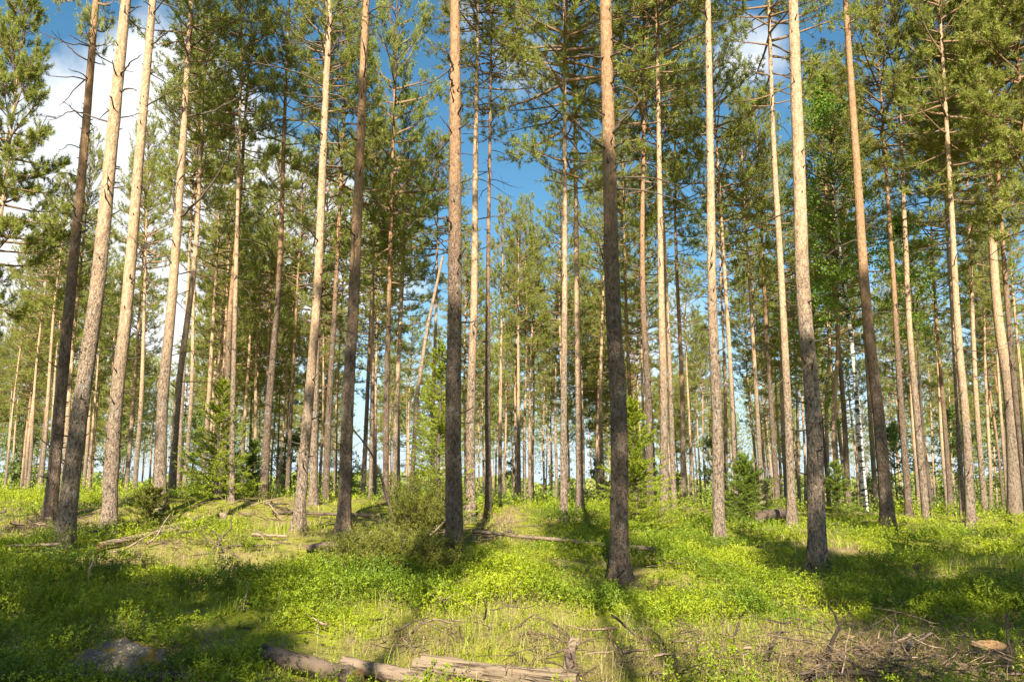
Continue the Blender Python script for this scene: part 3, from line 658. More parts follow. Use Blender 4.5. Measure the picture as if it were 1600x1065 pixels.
# ------------------------------------------------------------------ young conifers
def young_spruce(px, py, Y, H, W, label, mat, n=70, seedname='young_spruce', cat='spruce', bare=.03):
    X = at_y(px, py, Y)[0] if Y else None
    g = np.array([X, Y, float(ground(X, Y)) - .03]) if Y else gp(px, py)
    root = empty(seedname, g); tag(root, label, cat)
    tm = MB(); z = np.linspace(-.1, H, 12); tm.tube(np.stack([.02 * np.sin(z * 3), .02 * np.cos(z * 2), z], -1), np.linspace(.012 + .014 * H, .004, 12), 7, 0); tm.build('trunk', M_DEAD, root)
    cm = MB(); SPt = []; SDt = []
    for q in range(int(n * H)):
        t = rng.random() ** 1.15 * (1 - bare) + bare; zz = H * t
        L = W * (1 - t) ** .75 * rng.uniform(.7, 1.15) + .08; a = rng.random() * 6.283; el = rng.uniform(-.1, .25) + .7 * t
        d = np.array([math.cos(a) * math.cos(el), math.sin(a) * math.cos(el), math.sin(el)])
        Q = bend(np.array([0, 0, zz]), d, L, 6, .25, .35, .05); cm.tube(Q, np.linspace(.007, .002, 6), 3, 0)
        for i in range(1, 6):
            for sgn in (-1, 1):
                ax = norm(Q[i] - Q[i - 1]); sd = norm(np.cross(ax, [0, 0, 1.])) * sgn
                for e in range(2): SPt.append(Q[i - 1] + (Q[i] - Q[i - 1]) * rng.random()); SDt.append(norm(ax * .9 + sd * rng.uniform(.3, 1) + np.array([0, 0, rng.normal(-.05, .15)])) * L * rng.uniform(.12, .28))
        SPt.append(Q[-2]); SDt.append(norm(Q[-1] - Q[-2]) * .12)
    SPt = np.array(SPt); SDt = np.array(SDt); nn = 12; k = len(SPt); shade = np.repeat(rng.random(k), nn)
    u = rng.random((k * nn, 1)); P = np.repeat(SPt, nn, 0) + np.repeat(SDt, nn, 0) * u; D = norm(np.repeat(SDt, nn, 0))
    nd = norm(D * .8 + perp(D) * .8); m = len(P)
    blades(cm, P, nd, rng.uniform(.03, .055, m), rng.uniform(.010, .017, m), 1, shade * .7 + rng.random(m) * .3)
    cm.build('crown', [M_DEAD, mat], root)
young_spruce(994, 818, 16.5, 2.7, .95, 'bright yellow-green young spruce peeking out right of the thick dark brown pine', M_SPRUCE)
young_spruce(1166, 798, 20.5, 1.75, .95, 'small dark green spruce above the brush pile', M_SPRUCED, n=100)
young_spruce(335, 788, 19, 2.9, 1.0, 'tall bright young spruce left of the ring-scarred slim pine', M_SPRUCE, n=60)
young_spruce(392, 775, 21.5, 1.6, .6, 'darker young spruce left of the dark pine on the rise', M_SPRUCED, n=60)
young_spruce(684, 800, 17.5, 4.2, .85, 'tallest young spruce, left of the big pine right of the juniper', M_SPRUCE, n=34)
young_spruce(235, 812, 15.2, .75, .7, 'low brownish evergreen seedling at the foot of the stout branchy pine', M_JUN, n=90)
young_spruce(1310, 795, 22, 1.5, .6, 'slim dark young spruce right of the tall bright-topped near pine', M_SPRUCED, n=60)

def juniper(px, py, H, W, label, n, ny=0.0, name='juniper_bush', leanmax=.8, Y=None):
    g = gp(px, py)
    root = empty(name, g); tag(root, label, 'juniper')
    wm = MB(); cm = MB(); SPt = []; SDt = []
    for q in range(n):
        a = rng.random() * 6.283; rr = W * math.sqrt(rng.random()); p0 = np.array([math.cos(a) * rr * .55, math.sin(a) * rr * .35, 0])
        lean = rr / W * leanmax; d = np.array([math.cos(a) * lean, math.sin(a) * lean, 1.0 - .3 * lean])
        L = H * rng.uniform(.55, 1.1) * (1.05 - .35 * rr / W)
        Q = bend(p0, d, L, 8, .05, .15, .09); wm.tube(Q, np.linspace(.014, .003, 8), 5, 0)
        for e in range(int(26 * L) + 8):
            i = rng.integers(1, 8); t = rng.random(); p = Q[i - 1] * (1 - t) + Q[i] * t
            dd = norm(norm(Q[i] - Q[i - 1]) * .7 + rng.normal(size=3) * .65 + np.array([0, 0, .25])); l = rng.uniform(.10, .26)
            SPt.append(p); SDt.append(dd * l)
            for w in range(3): SPt.append(p + dd * l * rng.random()); SDt.append(norm(dd + rng.normal(size=3) * .6) * l * .5)
    wm.build('stem', M_DEAD, root)
    SPt = np.array(SPt); SDt = np.array(SDt); nn = 11; k = len(SPt); shade = np.repeat(rng.random(k), nn)
    P = np.repeat(SPt, nn, 0) + np.repeat(SDt, nn, 0) * rng.random((k * nn, 1)); D = norm(np.repeat(SDt, nn, 0)); m = len(P)
    blades(cm, P, norm(D * .7 + perp(D) * .8), rng.uniform(.024, .040, m), rng.uniform(.008, .013, m), 0, shade * .7 + rng.random(m) * .3)
    cm.build('foliage', [M_JUN], root)
juniper(612, 903, .72, 1.15, 'wide olive green juniper bush between the reddish brown pine and the big pine', 95)
juniper(655, 838, 1.35, .55, 'upright young juniper on a bare dark stem behind the juniper bush', 40, leanmax=.6)
juniper(690, 897, .45, .6, 'low dark juniper clump at the foot of the big pine', 22)

# ------------------------------------------------------------------ fallen wood, stumps, stones
def log_between(name, label, a, b, r0, r1, mat, za=.05, zb=.05, cat='log', wob=.10, n=14, k=22, sag=.02, capm=None, group=None):
    A = gp(*a, lift=za); B = gp(*b, lift=zb); s = np.linspace(0, 1, k)[:, None]
    P = A * (1 - s) + B * s
    g = ground(P[:, 0], P[:, 1]) + np.interp(s[:, 0], [0, 1], [za, zb]); P[:, 2] += max(0, float(np.percentile(g - P[:, 2], 75)))
    P[:, :2] += (np.cumsum(rng.normal(size=(k, 2)), 0) * sag * .25); o0 = (A + B) / 2
    ax = norm(B - A); yaw = math.atan2(ax[1], ax[0]); M = Matrix.Rotation(-yaw, 3, 'Z')
    Q = (P - o0) @ np.array(M).T
    mb = MB(); mb.tube(Q, np.linspace(r0, r1, k), n, 0, cap=True, wob=wob, tint=.15, capm=1)
    o = mb.build(name, [mat, capm or M_CUT]); o.location = o0; o.rotation_euler = (0, 0, yaw)
    tag(o, label, cat, group); return o
log_between('fallen_log', 'long thin fallen trunk lying behind the thick dark brown pine', (738, 850), (1032, 884), .022, .040, M_LOG, .20, .20, k=30, capm=M_LOG, sag=.06)
log_between('fallen_pole', 'longer pale fallen pole below the pale knobbly pine', (155, 862), (292, 838), .05, .038, M_POLE, .08, .16)
log_between('fallen_pole', 'shorter upper pale pole right of the pale knobbly pine', (218, 842), (300, 829), .03, .035, M_POLE, .10, .16)
log_between('fallen_pole', 'thin pale pole on the ground at the foot of the curved grey pine', (8, 868), (95, 864), .016, .024, M_POLE, .10, .10)
log_between('fallen_pole', 'short pale pole left of the glowing orange pine base', (392, 843), (448, 845), .03, .02, M_POLE, .08, .08)
log_between('fallen_log', 'dark rotten log left of the juniper bush', (478, 866), (528, 862), .05, .085, M_LOGB, .08, .10)
log_between('fallen_log', 'half buried bark covered log at the bottom left of centre', (408, 1040), (560, 1070), .065, .075, M_LOGB, .10, .05, wob=.16)
log_between('fallen_log', 'pale barkless log continuing right from the bark covered log', (535, 1060), (700, 1092), .05, .08, M_LOG, .10, .05, wob=.12)
log_between('fallen_log', 'long smooth log along the bottom left corner of the picture', (-20, 1066), (300, 1072), .035, .055, M_LOGB, .06, .05)
log_between('fallen_log', 'dark log with its round cut end facing right, on the brush pile', (1190, 822), (1237, 815), .13, .14, M_LOGB, .22, .24, capm=M_LOGB)
log_between('fallen_log', 'thin dark log lying under the glowing orange pine and reddish pine', (425, 806), (610, 812), .03, .045, M_LOGB, .08, .08)

def split_log():
    A = gp(652, 1062, .10); B = gp(905, 1085, .06); o0 = (A + B) / 2; ax = B - A; L = np.linalg.norm(ax); yaw = math.atan2(ax[1], ax[0])
    mb = MB(); k = 40; n = 26; x = np.linspace(-L / 2, L / 2, k); th = np.arange(n) / n * 2 * math.pi
    gro = fbm(th * 5 + 3, th * 0 + 2, 2, 2)
    V = []
    for i in range(k):
        r = .095 * (1 + .25 * (vnoise(x[i] * 2, 3.1) - .5))
        rr = r * (1 - .30 * (np.sin(th * 7 + 1.3 + .4 * math.sin(x[i] * 3)) > .82) - .12 * (vnoise(th * 6, th * 0 + x[i] * .8, 4) > .62)) * (1 + .06 * (vnoise(th * 9, x[i] * 14 + th * 0, 6) - .5))
        V.append(np.stack([np.full(n, x[i]) + (rng.random(n) * .07 * (1 if i == 0 else 0)), rr * np.cos(th) * 1.15, rr * np.sin(th) * .95], -1))
    V = np.array(V); i = np.arange(k - 1)[:, None] * n; j = np.arange(n)[None]; j2 = (j + 1) % n
    mb.raw(V.reshape(-1, 3), f4=np.stack([i + j, i + n + j, i + n + j2, i + j2], -1).reshape(-1, 4)[:, ::-1], t4=np.full((k - 1) * n, .1))
    for e, s in ((0, 1), (k - 1, -1)):
        mb.raw(np.vstack([V[e], V[e].mean(0) + [s * .03, 0, 0]]), f3=[(q, (q + 1) % n, n) for q in range(n)], t3=np.full(n, .2))
    o = mb.build('split_log', [M_SPLIT], smooth=False); o.location = o0; o.rotation_euler = (0, R(1), yaw)
    tag(o, 'weathered cracked split log lying at the bottom centre', 'log')
split_log()
def jag_stump(name, label, px, py, H, r, lean, mat, capm, jag, n=14, dz=0, cat='stump'):
    g = gp(px, py); mb = MB(); k = 9; z = np.linspace(-.15, H, k)
    P = np.stack([lean[0] * z + .01 * np.sin(z * 20), lean[1] * z, z], -1)
    mb.tube(P, r * (1.25 - .3 * np.linspace(0, 1, k)), n, 0, cap=True, jag=jag, wob=.10, tint=.1, capm=1)
    o = mb.build(name, [mat, capm], smooth=False); o.location = g; tag(o, label, cat); return o
jag_stump('broken_stump', 'splintered grey broken stump leaning beside the split log', 878, 1068, .27, .04, (.35, 0), M_SPLIT, M_SPLIT, .12, n=9)
jag_stump('broken_stump', 'short dark rotten stump right beside the splintered stump', 892, 1070, .22, .04, (.02, 0), M_LOGB, M_LOGB, .04)
jag_stump('tree_stump', 'cut stump with an orange brown face in the bottom right corner', 1548, 1046, .20, .13, (.05, -.1), M_LOGB, M_CUT, .01, n=18)
jag_stump('tree_stump', 'small pale stump on the green mound behind the fallen poles', 348, 815, .18, .075, (0, 0), M_POLE, M_POLE, .02)
jag_stump('snag_stick', 'short broken stick standing upright in the left foreground shrubs', 131, 920, .32, .016, (.3, -.1), M_POLE, M_POLE, .05, n=7, cat='stick')
jag_stump('snag_stick', 'thin dark stick standing upright by the corner stump', 1583, 1045, .42, .010, (-.02, 0), M_DEAD, M_DEAD, .05, n=6, cat='stick')

def rock(label, px, py, s, mat, sink=.3, name='rock'):
    import bmesh
    g = gp(px, py); b = bmesh.new(); bmesh.ops.create_icosphere(b, subdivisions=5, radius=1)
    sd = rng.random() * 50
    for v in b.verts:
        c = v.co; n = fbm(np.array([c.x * 1.6 + sd]), np.array([c.y * 1.6 + c.z * 1.3]), 9, 4)[0]; n2 = vnoise(np.array([c.x * 2 - c.z * 2 + sd]), np.array([c.y * 2 + 5]), 4)[0]
        n3 = vnoise(np.array([c.x * 7 + sd]), np.array([c.y * 7 + c.z * 5]), 14)[0]; v.co = c * (1 + .8 * (n - .5) + .45 * (n2 - .5) + .10 * (n3 - .5)); v.co.x *= s[0]; v.co.y *= s[1]; v.co.z *= s[2]
    me = bpy.data.meshes.new(name); b.to_mesh(me); b.free(); me.materials.append(mat)
    for p in me.polygons: p.use_smooth = True
    o = bpy.data.objects.new(name, me); col.objects.link(o); o.location = (g[0], g[1], g[2] + s[2] * (1 - sink) * .5 - s[2] * .3); o.rotation_euler = (0, 0, rng.random() * 6)
    tag(o, label, 'rock')
rock('lichen spotted rock with orange brown moss in the left foreground', 178, 1040, (.46, .40, .24), M_ROCK, sink=1.0)
rock('small white stone below the stout branchy pine', 302, 814, (.10, .09, .09), M_STONE)
rock('pale flat stone right of the warm brown pine', 1072, 816, (.14, .12, .07), M_STONE)

def stick_thing(label, paths, mat=None, name='dead_branch_fallen', cat='branch', Y=None):
    A = gp(*paths[0][0][0]); depth = A[1]; mb = MB()
    for pp, r in paths:
        P = np.array([at_y(x, y, depth - .02 * i) for i, (x, y) in enumerate(pp)]) - A
        s = np.linspace(0, len(P) - 1, 5 * len(P)); Q = np.stack([np.interp(s, np.arange(len(P)), P[:, k]) for k in range(3)], -1)
        for _ in range(3): Q[1:-1] = (Q[:-2] + Q[2:] + 2 * Q[1:-1]) / 4
        Q += rng.normal(size=Q.shape) * .003
        mb.tube(Q, np.linspace(r, r * .4, len(Q)), 7, 0, tint=.4)
    o = mb.build(name, [mat or M_DEAD]); o.location = A; tag(o, label, cat)
stick_thing('upright forked dark branch at the lower right', [([(1290, 1050), (1300, 1000), (1312, 978), (1305, 962), (1297, 948)], .017), ([(1311, 980), (1318, 968), (1335, 945)], .007), ([(1308, 985), (1325, 978), (1345, 968)], .006)], M_DARKBR)
stick_thing('curved bare stick standing in the grass right of the forked branch', [([(1393, 1004), (1402, 985), (1401, 968), (1397, 953)], .008)], M_POLE)
stick_thing('thick arched dark branch along the bottom right edge', [([(1245, 1068), (1285, 1052), (1340, 1048), (1380, 1056), (1425, 1070)], .030)], M_DARKBR)
stick_thing('leaning dead sapling rising from the young juniper', [([(624, 833), (612, 800), (598, 752), (580, 705), (553, 672)], .035), ([(612, 800), (600, 770), (592, 725)], .016), ([(568, 690), (560, 692), (551, 700)], .006), ([(598, 752), (604, 725), (596, 712)], .006), ([(616, 815), (630, 822), (645, 838)], .010)], name='dead_sapling', cat='sapling')
stick_thing('crooked dark branch poking up left of the stump on the mound', [([(330, 862), (348, 838), (362, 825), (362, 808)], .018), ([(325, 845), (310, 825), (300, 818)], .010), ([(345, 840), (330, 826), (312, 822)], .008)])
# leaning bare dead trunk among the pines
A = at_y(642, 770, 20); A[2] = float(ground(A[0], 20)); P = np.array([A - A, at_y(651, 620, 20) - A, at_y(668, 510, 20.3) - A, at_y(692, 400, 20.6) - A])
s = np.linspace(0, 3, 20); Q = np.stack([np.interp(s, np.arange(4), P[:, k]) for k in range(3)], -1); mb = MB(); mb.tube(Q, np.linspace(.065, .035, 20), 9, 0, cap=True)
o = mb.build('dead_tree', [M_POLE, M_POLE]); o.location = A; tag(o, 'bare pale dead trunk leaning right against the pines left of centre', 'dead tree')

# ------------------------------------------------------------------ ground cover (uncountable)
def lobes(X, Y, L):
    t = np.zeros_like(X)
    for px, py, r, w in L:
        g = gp(px, py); t += w * np.exp(-((X - g[0]) ** 2 + ((Y - g[1])) ** 2) / r ** 2)
    return t
STRAW = [(345, 890, .7, .5), (560, 955, .6, .4), (800, 1000, .7, .12), (1260, 1000, .7, .35), (1430, 1045, 1.0, .7), (480, 805, 2.2, .6), (1150, 815, 1.6, .5), (1590, 880, 1.2, .4), (1130, 925, .5, .35), (900, 1050, .6, .3),
    (40, 830, 1.3, .5), (500, 850, 1.0, .5), (640, 1010, .5, .4), (1250, 855, .9, .4), (720, 840, 1.0, .4), (1320, 1060, .9, .7), (1580, 1050, .8, .6)]
GREEN = [(150, 950, 1.2, .5), (250, 1000, 1.0, .5), (1150, 890, 1.0, .5), (1300, 930, .9, .4), (1450, 920, 1.0, .4), (850, 900, 1.0, .4), (980, 960, .6, .3), (650, 930, .8, .4), (60, 990, .9, .5), (440, 960, .6, .3)]
def straw_field(X, Y): return -.075 + fbm(X * .5, Y * .5, 21, 3) - .5 + .10 * (fbm(X * 2, Y * 2, 31) - .5) + lobes(X, Y, STRAW) - lobes(X, Y, GREEN)
def hummock(X, Y): return np.clip(fbm(X * 1.25, Y * 1.25, 41, 3) * 2.6 - .90, .06, 1.0)
def scatter(n, y0, y1, pw=1.0, hw=50):
    Y = y0 + (y1 - y0) * rng.random(n) ** pw; a = np.tan(R(hw)) ; X = (rng.random(n) * 2 - 1) * Y * a * .75
    return X, Y
CLEAR = [(gp(178, 1040), .30), (gp(205, 1050), .28), (gp(150, 1055), .25)]
for (a, b, rr, n) in [((420, 1046), (560, 1074), .07, 8), ((560, 1070), (690, 1085), .09, 8), ((650, 1066), (910, 1088), .16, 12), ((0, 1075), (300, 1080), .07, 12), ((738, 862), (1032, 896), .34, 26), ((155, 868), (292, 844), .16, 12), ((8, 874), (95, 870), .14, 8), ((392, 850), (448, 852), .14, 6), ((478, 872), (528, 868), .16, 4), ((1190, 828), (1240, 820), .3, 4), ((348, 822), (348, 822), .25, 1), ((300, 820), (304, 820), .25, 1), ((218, 848), (300, 834), .14, 8), ((870, 1070), (900, 1072), .12, 3), ((1500, 1050), (1570, 1052), .14, 4), ((1250, 1066), (1420, 1070), .12, 8), ((1285, 1048), (1300, 1052), .25, 2), ((1393, 1006), (1393, 1008), .15, 1), ((624, 836), (624, 836), .3, 1)]:
    for q in range(n):
        u = (q + .5) / n; CLEAR.append((gp(a[0] + (b[0] - a[0]) * u, a[1] + (b[1] - a[1]) * u), rr))
for _k, _s in spines.items():
    if _s[3] < 17: CLEAR.append((_s[2], _s[4] * .5 + .13))
def cleared(X, Y):
    k = np.zeros(len(X), bool)
    for g, rr in CLEAR: k |= (X - g[0]) ** 2 + (Y - g[1]) ** 2 < rr * rr
    return k & (rng.random(len(X)) < .88)
def bilberry():
    mb = MB()
    for (n, y0, y1, leaf, ht, nl, pw) in [(54000, 4.3, 9.0, .0225, .32, 11, 1.15), (62000, 8.6, 14, .026, .32, 9, 1.1), (48000, 13.5, 22, .035, .28, 7, 1.0), (16000, 21.5, 34, .070, .42, 6, 1.0)]:
        X, Y = scatter(n, y0, y1, pw); s = straw_field(X, Y); k = (rng.random(n) > np.clip((s + .12) / (.34), .02, .985)) & (rng.random(n) < np.clip((hummock(X, Y) - .05) / .3, .12, 1)) & ~cleared(X, Y); X = X[k]; Y = Y[k]; n = len(X)
        hm = hummock(X, Y) * ht; z0 = ground(X, Y) + hm * rng.random(n) ** .7
        B = np.stack([X, Y, z0], -1); ax = norm(rng.normal(size=(n, 3)) * np.array([.75, .75, .35]) + np.array([0, 0, .8])); L = leaf * 4.2 * rng.uniform(.6, 1.3, n)
        u = np.tile(np.linspace(.05, 1, nl), n); Br = np.repeat(B, nl, 0); Ar = np.repeat(ax, nl, 0)
        P = Br + Ar * (u * np.repeat(L, nl))[:, None] + rng.normal(size=Br.shape) * leaf * .25
        S = perp(Ar); D = norm(S * .9 + Ar * .5 + np.array([0, 0, .1])); N = norm(Ar + S * -.4 + rng.normal(size=P.shape) * .3 + np.array([0, 0, .5]))
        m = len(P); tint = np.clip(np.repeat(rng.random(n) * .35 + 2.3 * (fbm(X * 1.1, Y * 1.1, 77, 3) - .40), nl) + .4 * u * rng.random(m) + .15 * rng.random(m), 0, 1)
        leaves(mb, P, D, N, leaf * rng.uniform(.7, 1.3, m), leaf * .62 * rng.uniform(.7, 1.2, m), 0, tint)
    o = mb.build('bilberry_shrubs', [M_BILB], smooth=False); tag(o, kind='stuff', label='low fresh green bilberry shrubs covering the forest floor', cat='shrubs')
bilberry()
def grass(name, mat, label, specs, straw, droop, mask):
    mb = MB()
    for (nt, y0, y1, per, L0, W0, pw) in specs:
        X, Y = scatter(nt, y0, y1, pw); s = straw_field(X, Y)
        k = mask(s, rng.random(nt)) & ~cleared(X, Y); X = X[k]; Y = Y[k]; n = len(X)
        B = np.stack([X, Y, ground(X, Y)], -1); B = np.repeat(B, per, 0) + rng.normal(size=(n * per, 3)) * np.array([.05, .05, .0]) * (y0 / 6) ** .3
        m = len(B); a = rng.random(m) * 6.283; tilt = rng.uniform(.1, 1.0, m) * droop; L = L0 * rng.uniform(.5, 1.3, m)
        dx = np.stack([np.cos(a), np.sin(a), 0 * a], -1); d1 = norm(dx * tilt[:, None] * .5 + [0, 0, 1.]); d2 = norm(dx * (tilt * 1.6)[:, None] + np.stack([0 * a, 0 * a, 1.0 - tilt * .8], -1)); d3 = norm(dx * (tilt * 2.2)[:, None] + np.stack([0 * a, 0 * a, .6 - tilt * 1.1], -1))
        S = np.stack([-np.sin(a), np.cos(a), 0 * a], -1) * (W0 * .5) * rng.uniform(.6, 1.3, (m, 1))
        p1 = B + d1 * (L * .35)[:, None]; p2 = p1 + d2 * (L * .35)[:, None]; p3 = p2 + d3 * (L * .3)[:, None]
        V = np.stack([B - S, B + S, p1 - S * .9, p1 + S * .9, p2 - S * .6, p2 + S * .6, p3], 1).reshape(-1, 3); i = np.arange(m)[:, None] * 7
        q = np.concatenate([i + [0, 1, 3, 2], i + [2, 3, 5, 4]]); t3 = i + [4, 5, 6]; tt = rng.random(m)
        mb.raw(V, f4=q, f3=t3, t4=np.concatenate([tt, tt]), t3=tt)
    o = mb.build(name, [mat], smooth=False); tag(o, label, 'grass', kind='stuff')
grass('green_grass', M_GRASS, 'fresh green grass between the shrubs', [(2600, 4.3, 9, 14, .20, .0045, 1.1), (2600, 8.5, 15, 12, .20, .007, 1.0), (2200, 14, 30, 10, .2, .013, 1.0)], 0, .7, lambda s, r: (r < np.clip(.2 + 1.6 * (s + .05), .08, .9)) & (s < .35))
grass('dry_grass', M_STRAW, 'pale dry straw grass lying in flattened tufts', [(2400, 4.3, 9, 13, .30, .0032, 1.1), (2200, 8.5, 15, 11, .26, .0055, 1.0), (2400, 14, 30, 8, .22, .012, 1.0)], 1, 1.9, lambda s, r: r < np.clip((s + .08) / .3, .05, 1))
def twigs():
    mb = MB()
    piles = [(1180, 812, .9, 120), (1130, 815, .6, 50), (45, 838, .9, 110), (90, 832, .6, 40), (340, 858, .6, 50), (430, 805, 1.3, 90), (700, 850, .7, 80), (780, 838, .6, 50), (1560, 800, .8, 50), (1400, 1062, .55, 150), (1300, 1058, .45, 110), (1470, 1060, .4, 90), (1080, 1062, .5, 70), (960, 1055, .5, 60), (650, 1020, .4, 40), (870, 1005, .5, 30), (1440, 1020, .5, 50)]
    pts = []
    for px, py, r, n in piles:
        g = gp(px, py)
        for q in range(n): pts.append((g[0] + rng.normal() * r, g[1] + rng.normal() * r * .6, r, .25))
    for q in range(420):
        X, Y = scatter(1, 4.6, 22, 1.2); pts.append((X[0], Y[0], .5, .12))
    for X, Y, r, hh in pts:
        a = rng.random() * 6.283; el = rng.normal(.05, .25); d = np.array([math.cos(a) * math.cos(el), math.sin(a) * math.cos(el), math.sin(el)]); L = rng.uniform(.25, .9) * (1 if Y > 9 else .6)
        p = np.array([X, Y, float(ground(X, Y)) + .03 + abs(rng.normal()) * hh * .5]) - d * L * .5
        P = bend(p, d, L, 6, .1, .0, .14); g = ground(P[:, 0], P[:, 1]) + .01; P[:, 2] = np.maximum(P[:, 2], g)
        rad = rng.uniform(.0015, .006) if rng.random() < .85 else rng.uniform(.008, .016)
        mb.tube(P, np.linspace(1, .35, 6) * rad * (1 if Y < 10 else 1.5), 4, int(rng.random() < .3), tint=rng.random())
        if hh > .2:
            q = rng.integers(4, 15); u = rng.random((q, 1)); b0 = P[2] * (1 - u) + P[5] * u
            blades(mb, b0 + rng.normal(size=(q, 3)) * .03, norm(norm(P[5] - P[2]) * .6 + rng.normal(size=(q, 3)) * .7), rng.uniform(.04, .12, q), rng.uniform(.004, .010, q), 2)
    o = mb.build('dead_twigs', [M_DEAD, M_POLE, leaf_mat('dry_needles', (.09, .055, .028), (.24, .16, .085), (.15, .1, .05), trans=.15)]); tag(o, 'grey brown dead twigs and brush scattered over the ground', 'twigs', kind='stuff')
twigs()
def fern(px, py, label):
    g = gp(px, py); mb = MB()
    for q in range(9):
        a = rng.random() * 6.283; P = bend(np.zeros(3), np.array([math.cos(a) * .5, math.sin(a) * .5, 1]), .38, 10, .4, -.9, .03); mb.tube(P, .003, 4, 0)
        for i in range(2, 10):
            ax = norm(P[i] - P[i - 1])
            for sg in (-1, 1):
                sd = norm(np.cross(ax, [0, 0, 1.]) + 1e-6) * sg; D = norm(sd + ax * .4)[None]; leaves(mb, P[i][None], D, np.array([[0, 0, 1.]]), [.11 * (1.1 - i / 10)], [.03], 0)
    o = mb.build('fern', [M_FERN], smooth=False); o.location = g; tag(o, label, 'fern')
fern(388, 862, 'bright green fern beside the crooked dark branch'); fern(1570, 1012, 'green fern by the corner stump at the right edge')

# the rest of the stand, beyond the three hundred pines built one by one: one far mass of thin trunks with airy crowns
def far_stand():
    mb = MB(); n = 0
    while n < 85:
        Y = rng.uniform(62, 135); px = rng.uniform(-60, 1660)
        if 550 < px < 564: continue
        n += 1; X = (px - 800) / F * Y * .985; g = float(ground(X, Y)); H = rng.uniform(14, 17.5); h = np.linspace(-.2, H, 7)
        mb.tube(np.stack([X + .12 * np.sin(h * .4 + px), Y + 0 * h, g + h], -1), np.linspace(.105, .02, 7) * rng.uniform(.8, 1.2), 5, 0)
        m = 1500; t = rng.random(m) ** .8; hb = rng.uniform(6, 8.5); rad = (1.7 * (1 - t ** 2) + .2) * np.sqrt(rng.random(m)); a = rng.random(m) * 6.283
        P = np.stack([X + rad * np.cos(a), Y + rad * np.sin(a), g + hb + (H - hb) * t], -1) + np.repeat(rng.normal(size=(m // 10, 3)) * .35, 10, 0)
        blades(mb, P, norm(rng.normal(size=(m, 3)) + [0, 0, .4]), rng.uniform(.25, .45, m), rng.uniform(.05, .09, m), 1)
    for q in range(260):
        Y = rng.uniform(50, 140); px = rng.uniform(-60, 1660)
        if 550 < px < 564: continue
        X = (px - 800) / F * Y * .985; g = float(ground(X, Y)); m = 160; hh = rng.uniform(1.2, 3.6)
        P = np.array([X, Y, g]) + rng.normal(size=(m, 3)) * [.7, .7, 0] + np.stack([0 * np.arange(m), 0 * np.arange(m), hh * rng.random(m)], -1)
        leaves(mb, P, norm(rng.normal(size=(m, 3))), norm(rng.normal(size=(m, 3)) + [0, -.5, .6]), rng.uniform(.15, .3, m), rng.uniform(.1, .2, m), 2)
    o = mb.build('far_stand', [M_BARK, M_NEED, M_FARLEAF], smooth=False); tag(o, 'distant mass of thin pines and undergrowth at the very back of the stand', 'wood', kind='stuff')
far_stand()
# far wood beyond the rise
def far_wood():
    mb = MB(); n = 42000; a = rng.uniform(-55, 55, n); r = rng.uniform(230, 330, n); X = r * np.sin(np.radians(a)); Y = r * np.cos(np.radians(a))
    top = 5 + 8 * fbm(a * .35 + 50, a * 0 + 3, 61, 3); Z = ground(X, Y) + top * rng.random(n) ** .8
    P = np.stack([X, Y, Z], -1); D = norm(rng.normal(size=(n, 3))); leaves(mb, P, D, norm(rng.normal(size=(n, 3)) + [0, -1, .5]), rng.uniform(.9, 1.8, n), rng.uniform(.7, 1.3, n), 0)
    o = mb.build('far_wood', [M_NEED], smooth=False); tag(o, 'low green wood far beyond the rise', 'wood', kind='stuff')
far_wood()

# ------------------------------------------------------------------ light and sky
SUN_EL, SUN_AZ = R(37), R(2.5)       # the sun stands behind the viewer; light travels towards +Y
sun = bpy.data.lights.new('sun', 'SUN'); sun.energy = 5.0; sun.angle = R(.53); sun.color = (1, .91, .765)
so = bpy.data.objects.new('sun', sun); col.objects.link(so)
dv = Vector((math.sin(SUN_AZ) * math.cos(SUN_EL), math.cos(SUN_AZ) * math.cos(SUN_EL), -math.sin(SUN_EL)))
so.rotation_euler = dv.to_track_quat('-Z', 'Y').to_euler(); so.location = (0, -20, 40)

w = bpy.data.worlds.new('World'); scn.world = w; w.use_nodes = True; nt = w.node_tree; nt.nodes.clear()
def wn(ty, **k):
    o = nt.nodes.new(ty)
    for a, b in k.items(): setattr(o, a, b)
    return o
def wl(a, b): nt.links.new(a, b)
def wm(op, a, b=None, c=None, clamp=False):
    o = wn('ShaderNodeMath', operation=op, use_clamp=clamp)
    for i, x in enumerate((a, b, c)):
        if x is None: continue
        if isinstance(x, (int, float)): o.inputs[i].default_value = x
        else: wl(x, o.inputs[i])
    return o.outputs[0]
sky = wn('ShaderNodeTexSky', sky_type='NISHITA'); sky.sun_disc = False; sky.sun_elevation = SUN_EL; sky.sun_rotation = math.pi + SUN_AZ; sky.air_density = 1.0; sky.dust_density = .6; sky.ozone_density = 2.0
tc = wn('ShaderNodeTexCoord'); dirv = tc.outputs['Generated']
nz = wn('ShaderNodeTexNoise'); nz.inputs['Scale'].default_value = 5.5; nz.inputs['Detail'].default_value = 7; nz.inputs['Roughness'].default_value = .56; wl(dirv, nz.inputs['Vector'])
tot = None
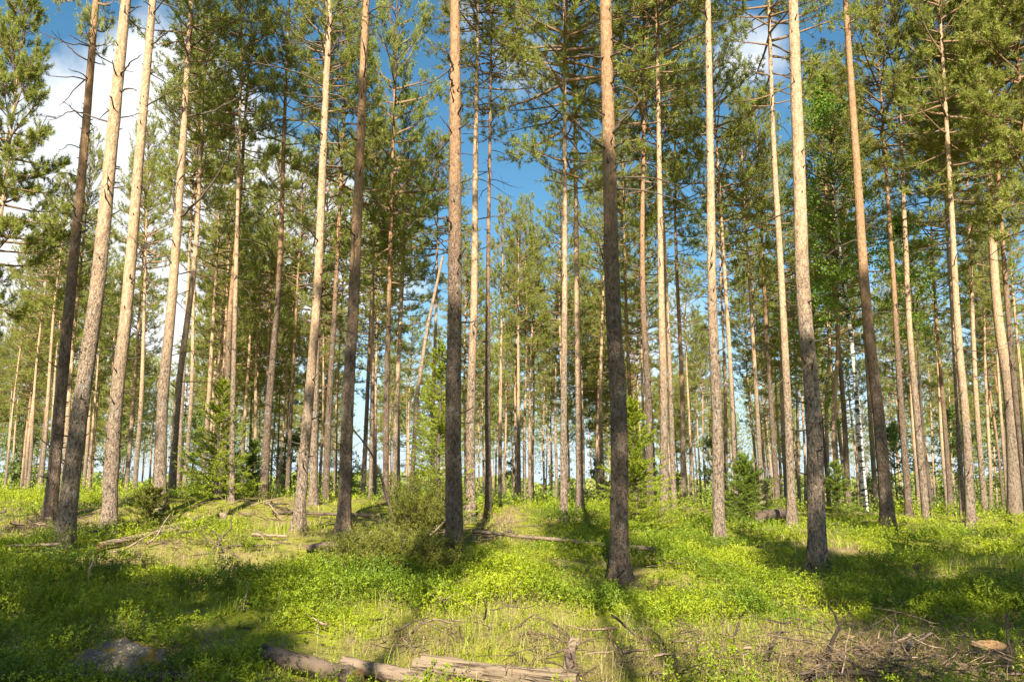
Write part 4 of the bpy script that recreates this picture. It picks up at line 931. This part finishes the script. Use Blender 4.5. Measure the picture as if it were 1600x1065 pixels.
for px, py, r, s in [(60, 420, 12, .34), (170, 210, 7, .28), (330, 330, 8, .26), (480, 460, 9, .28), (10, 90, 7, -.14), (815, 125, 2.5, .24), (1095, 440, 4, .22), (560, 350, 4, .10), (640, 250, 7, -.1), (880, 300, 10, -.1), (1170, 90, 2.5, .14), (1000, 570, 4, .14), (250, 60, 3, .14), (590, 620, 6, -.12)]:
    d = ray(px, py); d = d / np.linalg.norm(d)
    dp = wn('ShaderNodeVectorMath', operation='DOT_PRODUCT'); wl(dirv, dp.inputs[0]); dp.inputs[1].default_value = d
    mr = wn('ShaderNodeMapRange', interpolation_type='SMOOTHSTEP'); wl(dp.outputs['Value'], mr.inputs[0]); mr.inputs[1].default_value = math.cos(R(r * 1.5)); mr.inputs[2].default_value = 1; mr.inputs[4].default_value = s
    tot = mr.outputs[0] if tot is None else wm('ADD', tot, mr.outputs[0])
dens = wm('ADD', nz.outputs[0], tot)
mk = wn('ShaderNodeMapRange', interpolation_type='SMOOTHSTEP'); wl(dens, mk.inputs[0]); mk.inputs[1].default_value = .56; mk.inputs[2].default_value = .86
sx = wn('ShaderNodeSeparateXYZ'); wl(dirv, sx.inputs[0])
hz = wn('ShaderNodeMapRange', interpolation_type='SMOOTHSTEP'); wl(sx.outputs[2], hz.inputs[0]); hz.inputs[1].default_value = .30; hz.inputs[2].default_value = -.02
hzf = wm('MULTIPLY', hz.outputs[0], .85)
hs = wn('ShaderNodeHueSaturation'); hs.inputs['Saturation'].default_value = 1.22; hs.inputs['Hue'].default_value = .483; hs.inputs['Value'].default_value = 1.0; wl(sky.outputs[0], hs.inputs['Color'])
nz2 = wn('ShaderNodeTexNoise'); nz2.inputs['Scale'].default_value = 9; nz2.inputs['Detail'].default_value = 5; wl(dirv, nz2.inputs['Vector'])
cc = wn('ShaderNodeMix', data_type='RGBA'); wl(nz2.outputs[0], cc.inputs[0]); cc.inputs[6].default_value = (5.2, 5.6, 6.2, 1); cc.inputs[7].default_value = (8.6, 8.6, 8.4, 1)
mx = wn('ShaderNodeMix', data_type='RGBA'); wl(mk.outputs[0], mx.inputs[0]); hm = wn('ShaderNodeMix', data_type='RGBA'); wl(hzf, hm.inputs[0]); wl(hs.outputs[0], hm.inputs[6]); hm.inputs[7].default_value = (4.6, 5.9, 7.2, 1); wl(hm.outputs[2], mx.inputs[6]); wl(cc.outputs[2], mx.inputs[7])
bg = wn('ShaderNodeBackground'); bg.inputs[1].default_value = .053; wl(mx.outputs[2], bg.inputs[0])
wo = wn('ShaderNodeOutputWorld'); wl(bg.outputs[0], wo.inputs[0])

vs = scn.view_settings; vs.view_transform = 'Standard'; vs.look = 'None'; vs.exposure = 1.7; vs.gamma = 1; vs.use_curve_mapping = False
scn.cycles.max_bounces = 8; scn.cycles.diffuse_bounces = 2; scn.cycles.transmission_bounces = 4; scn.cycles.glossy_bounces = 2
scn.render.film_transparent = False
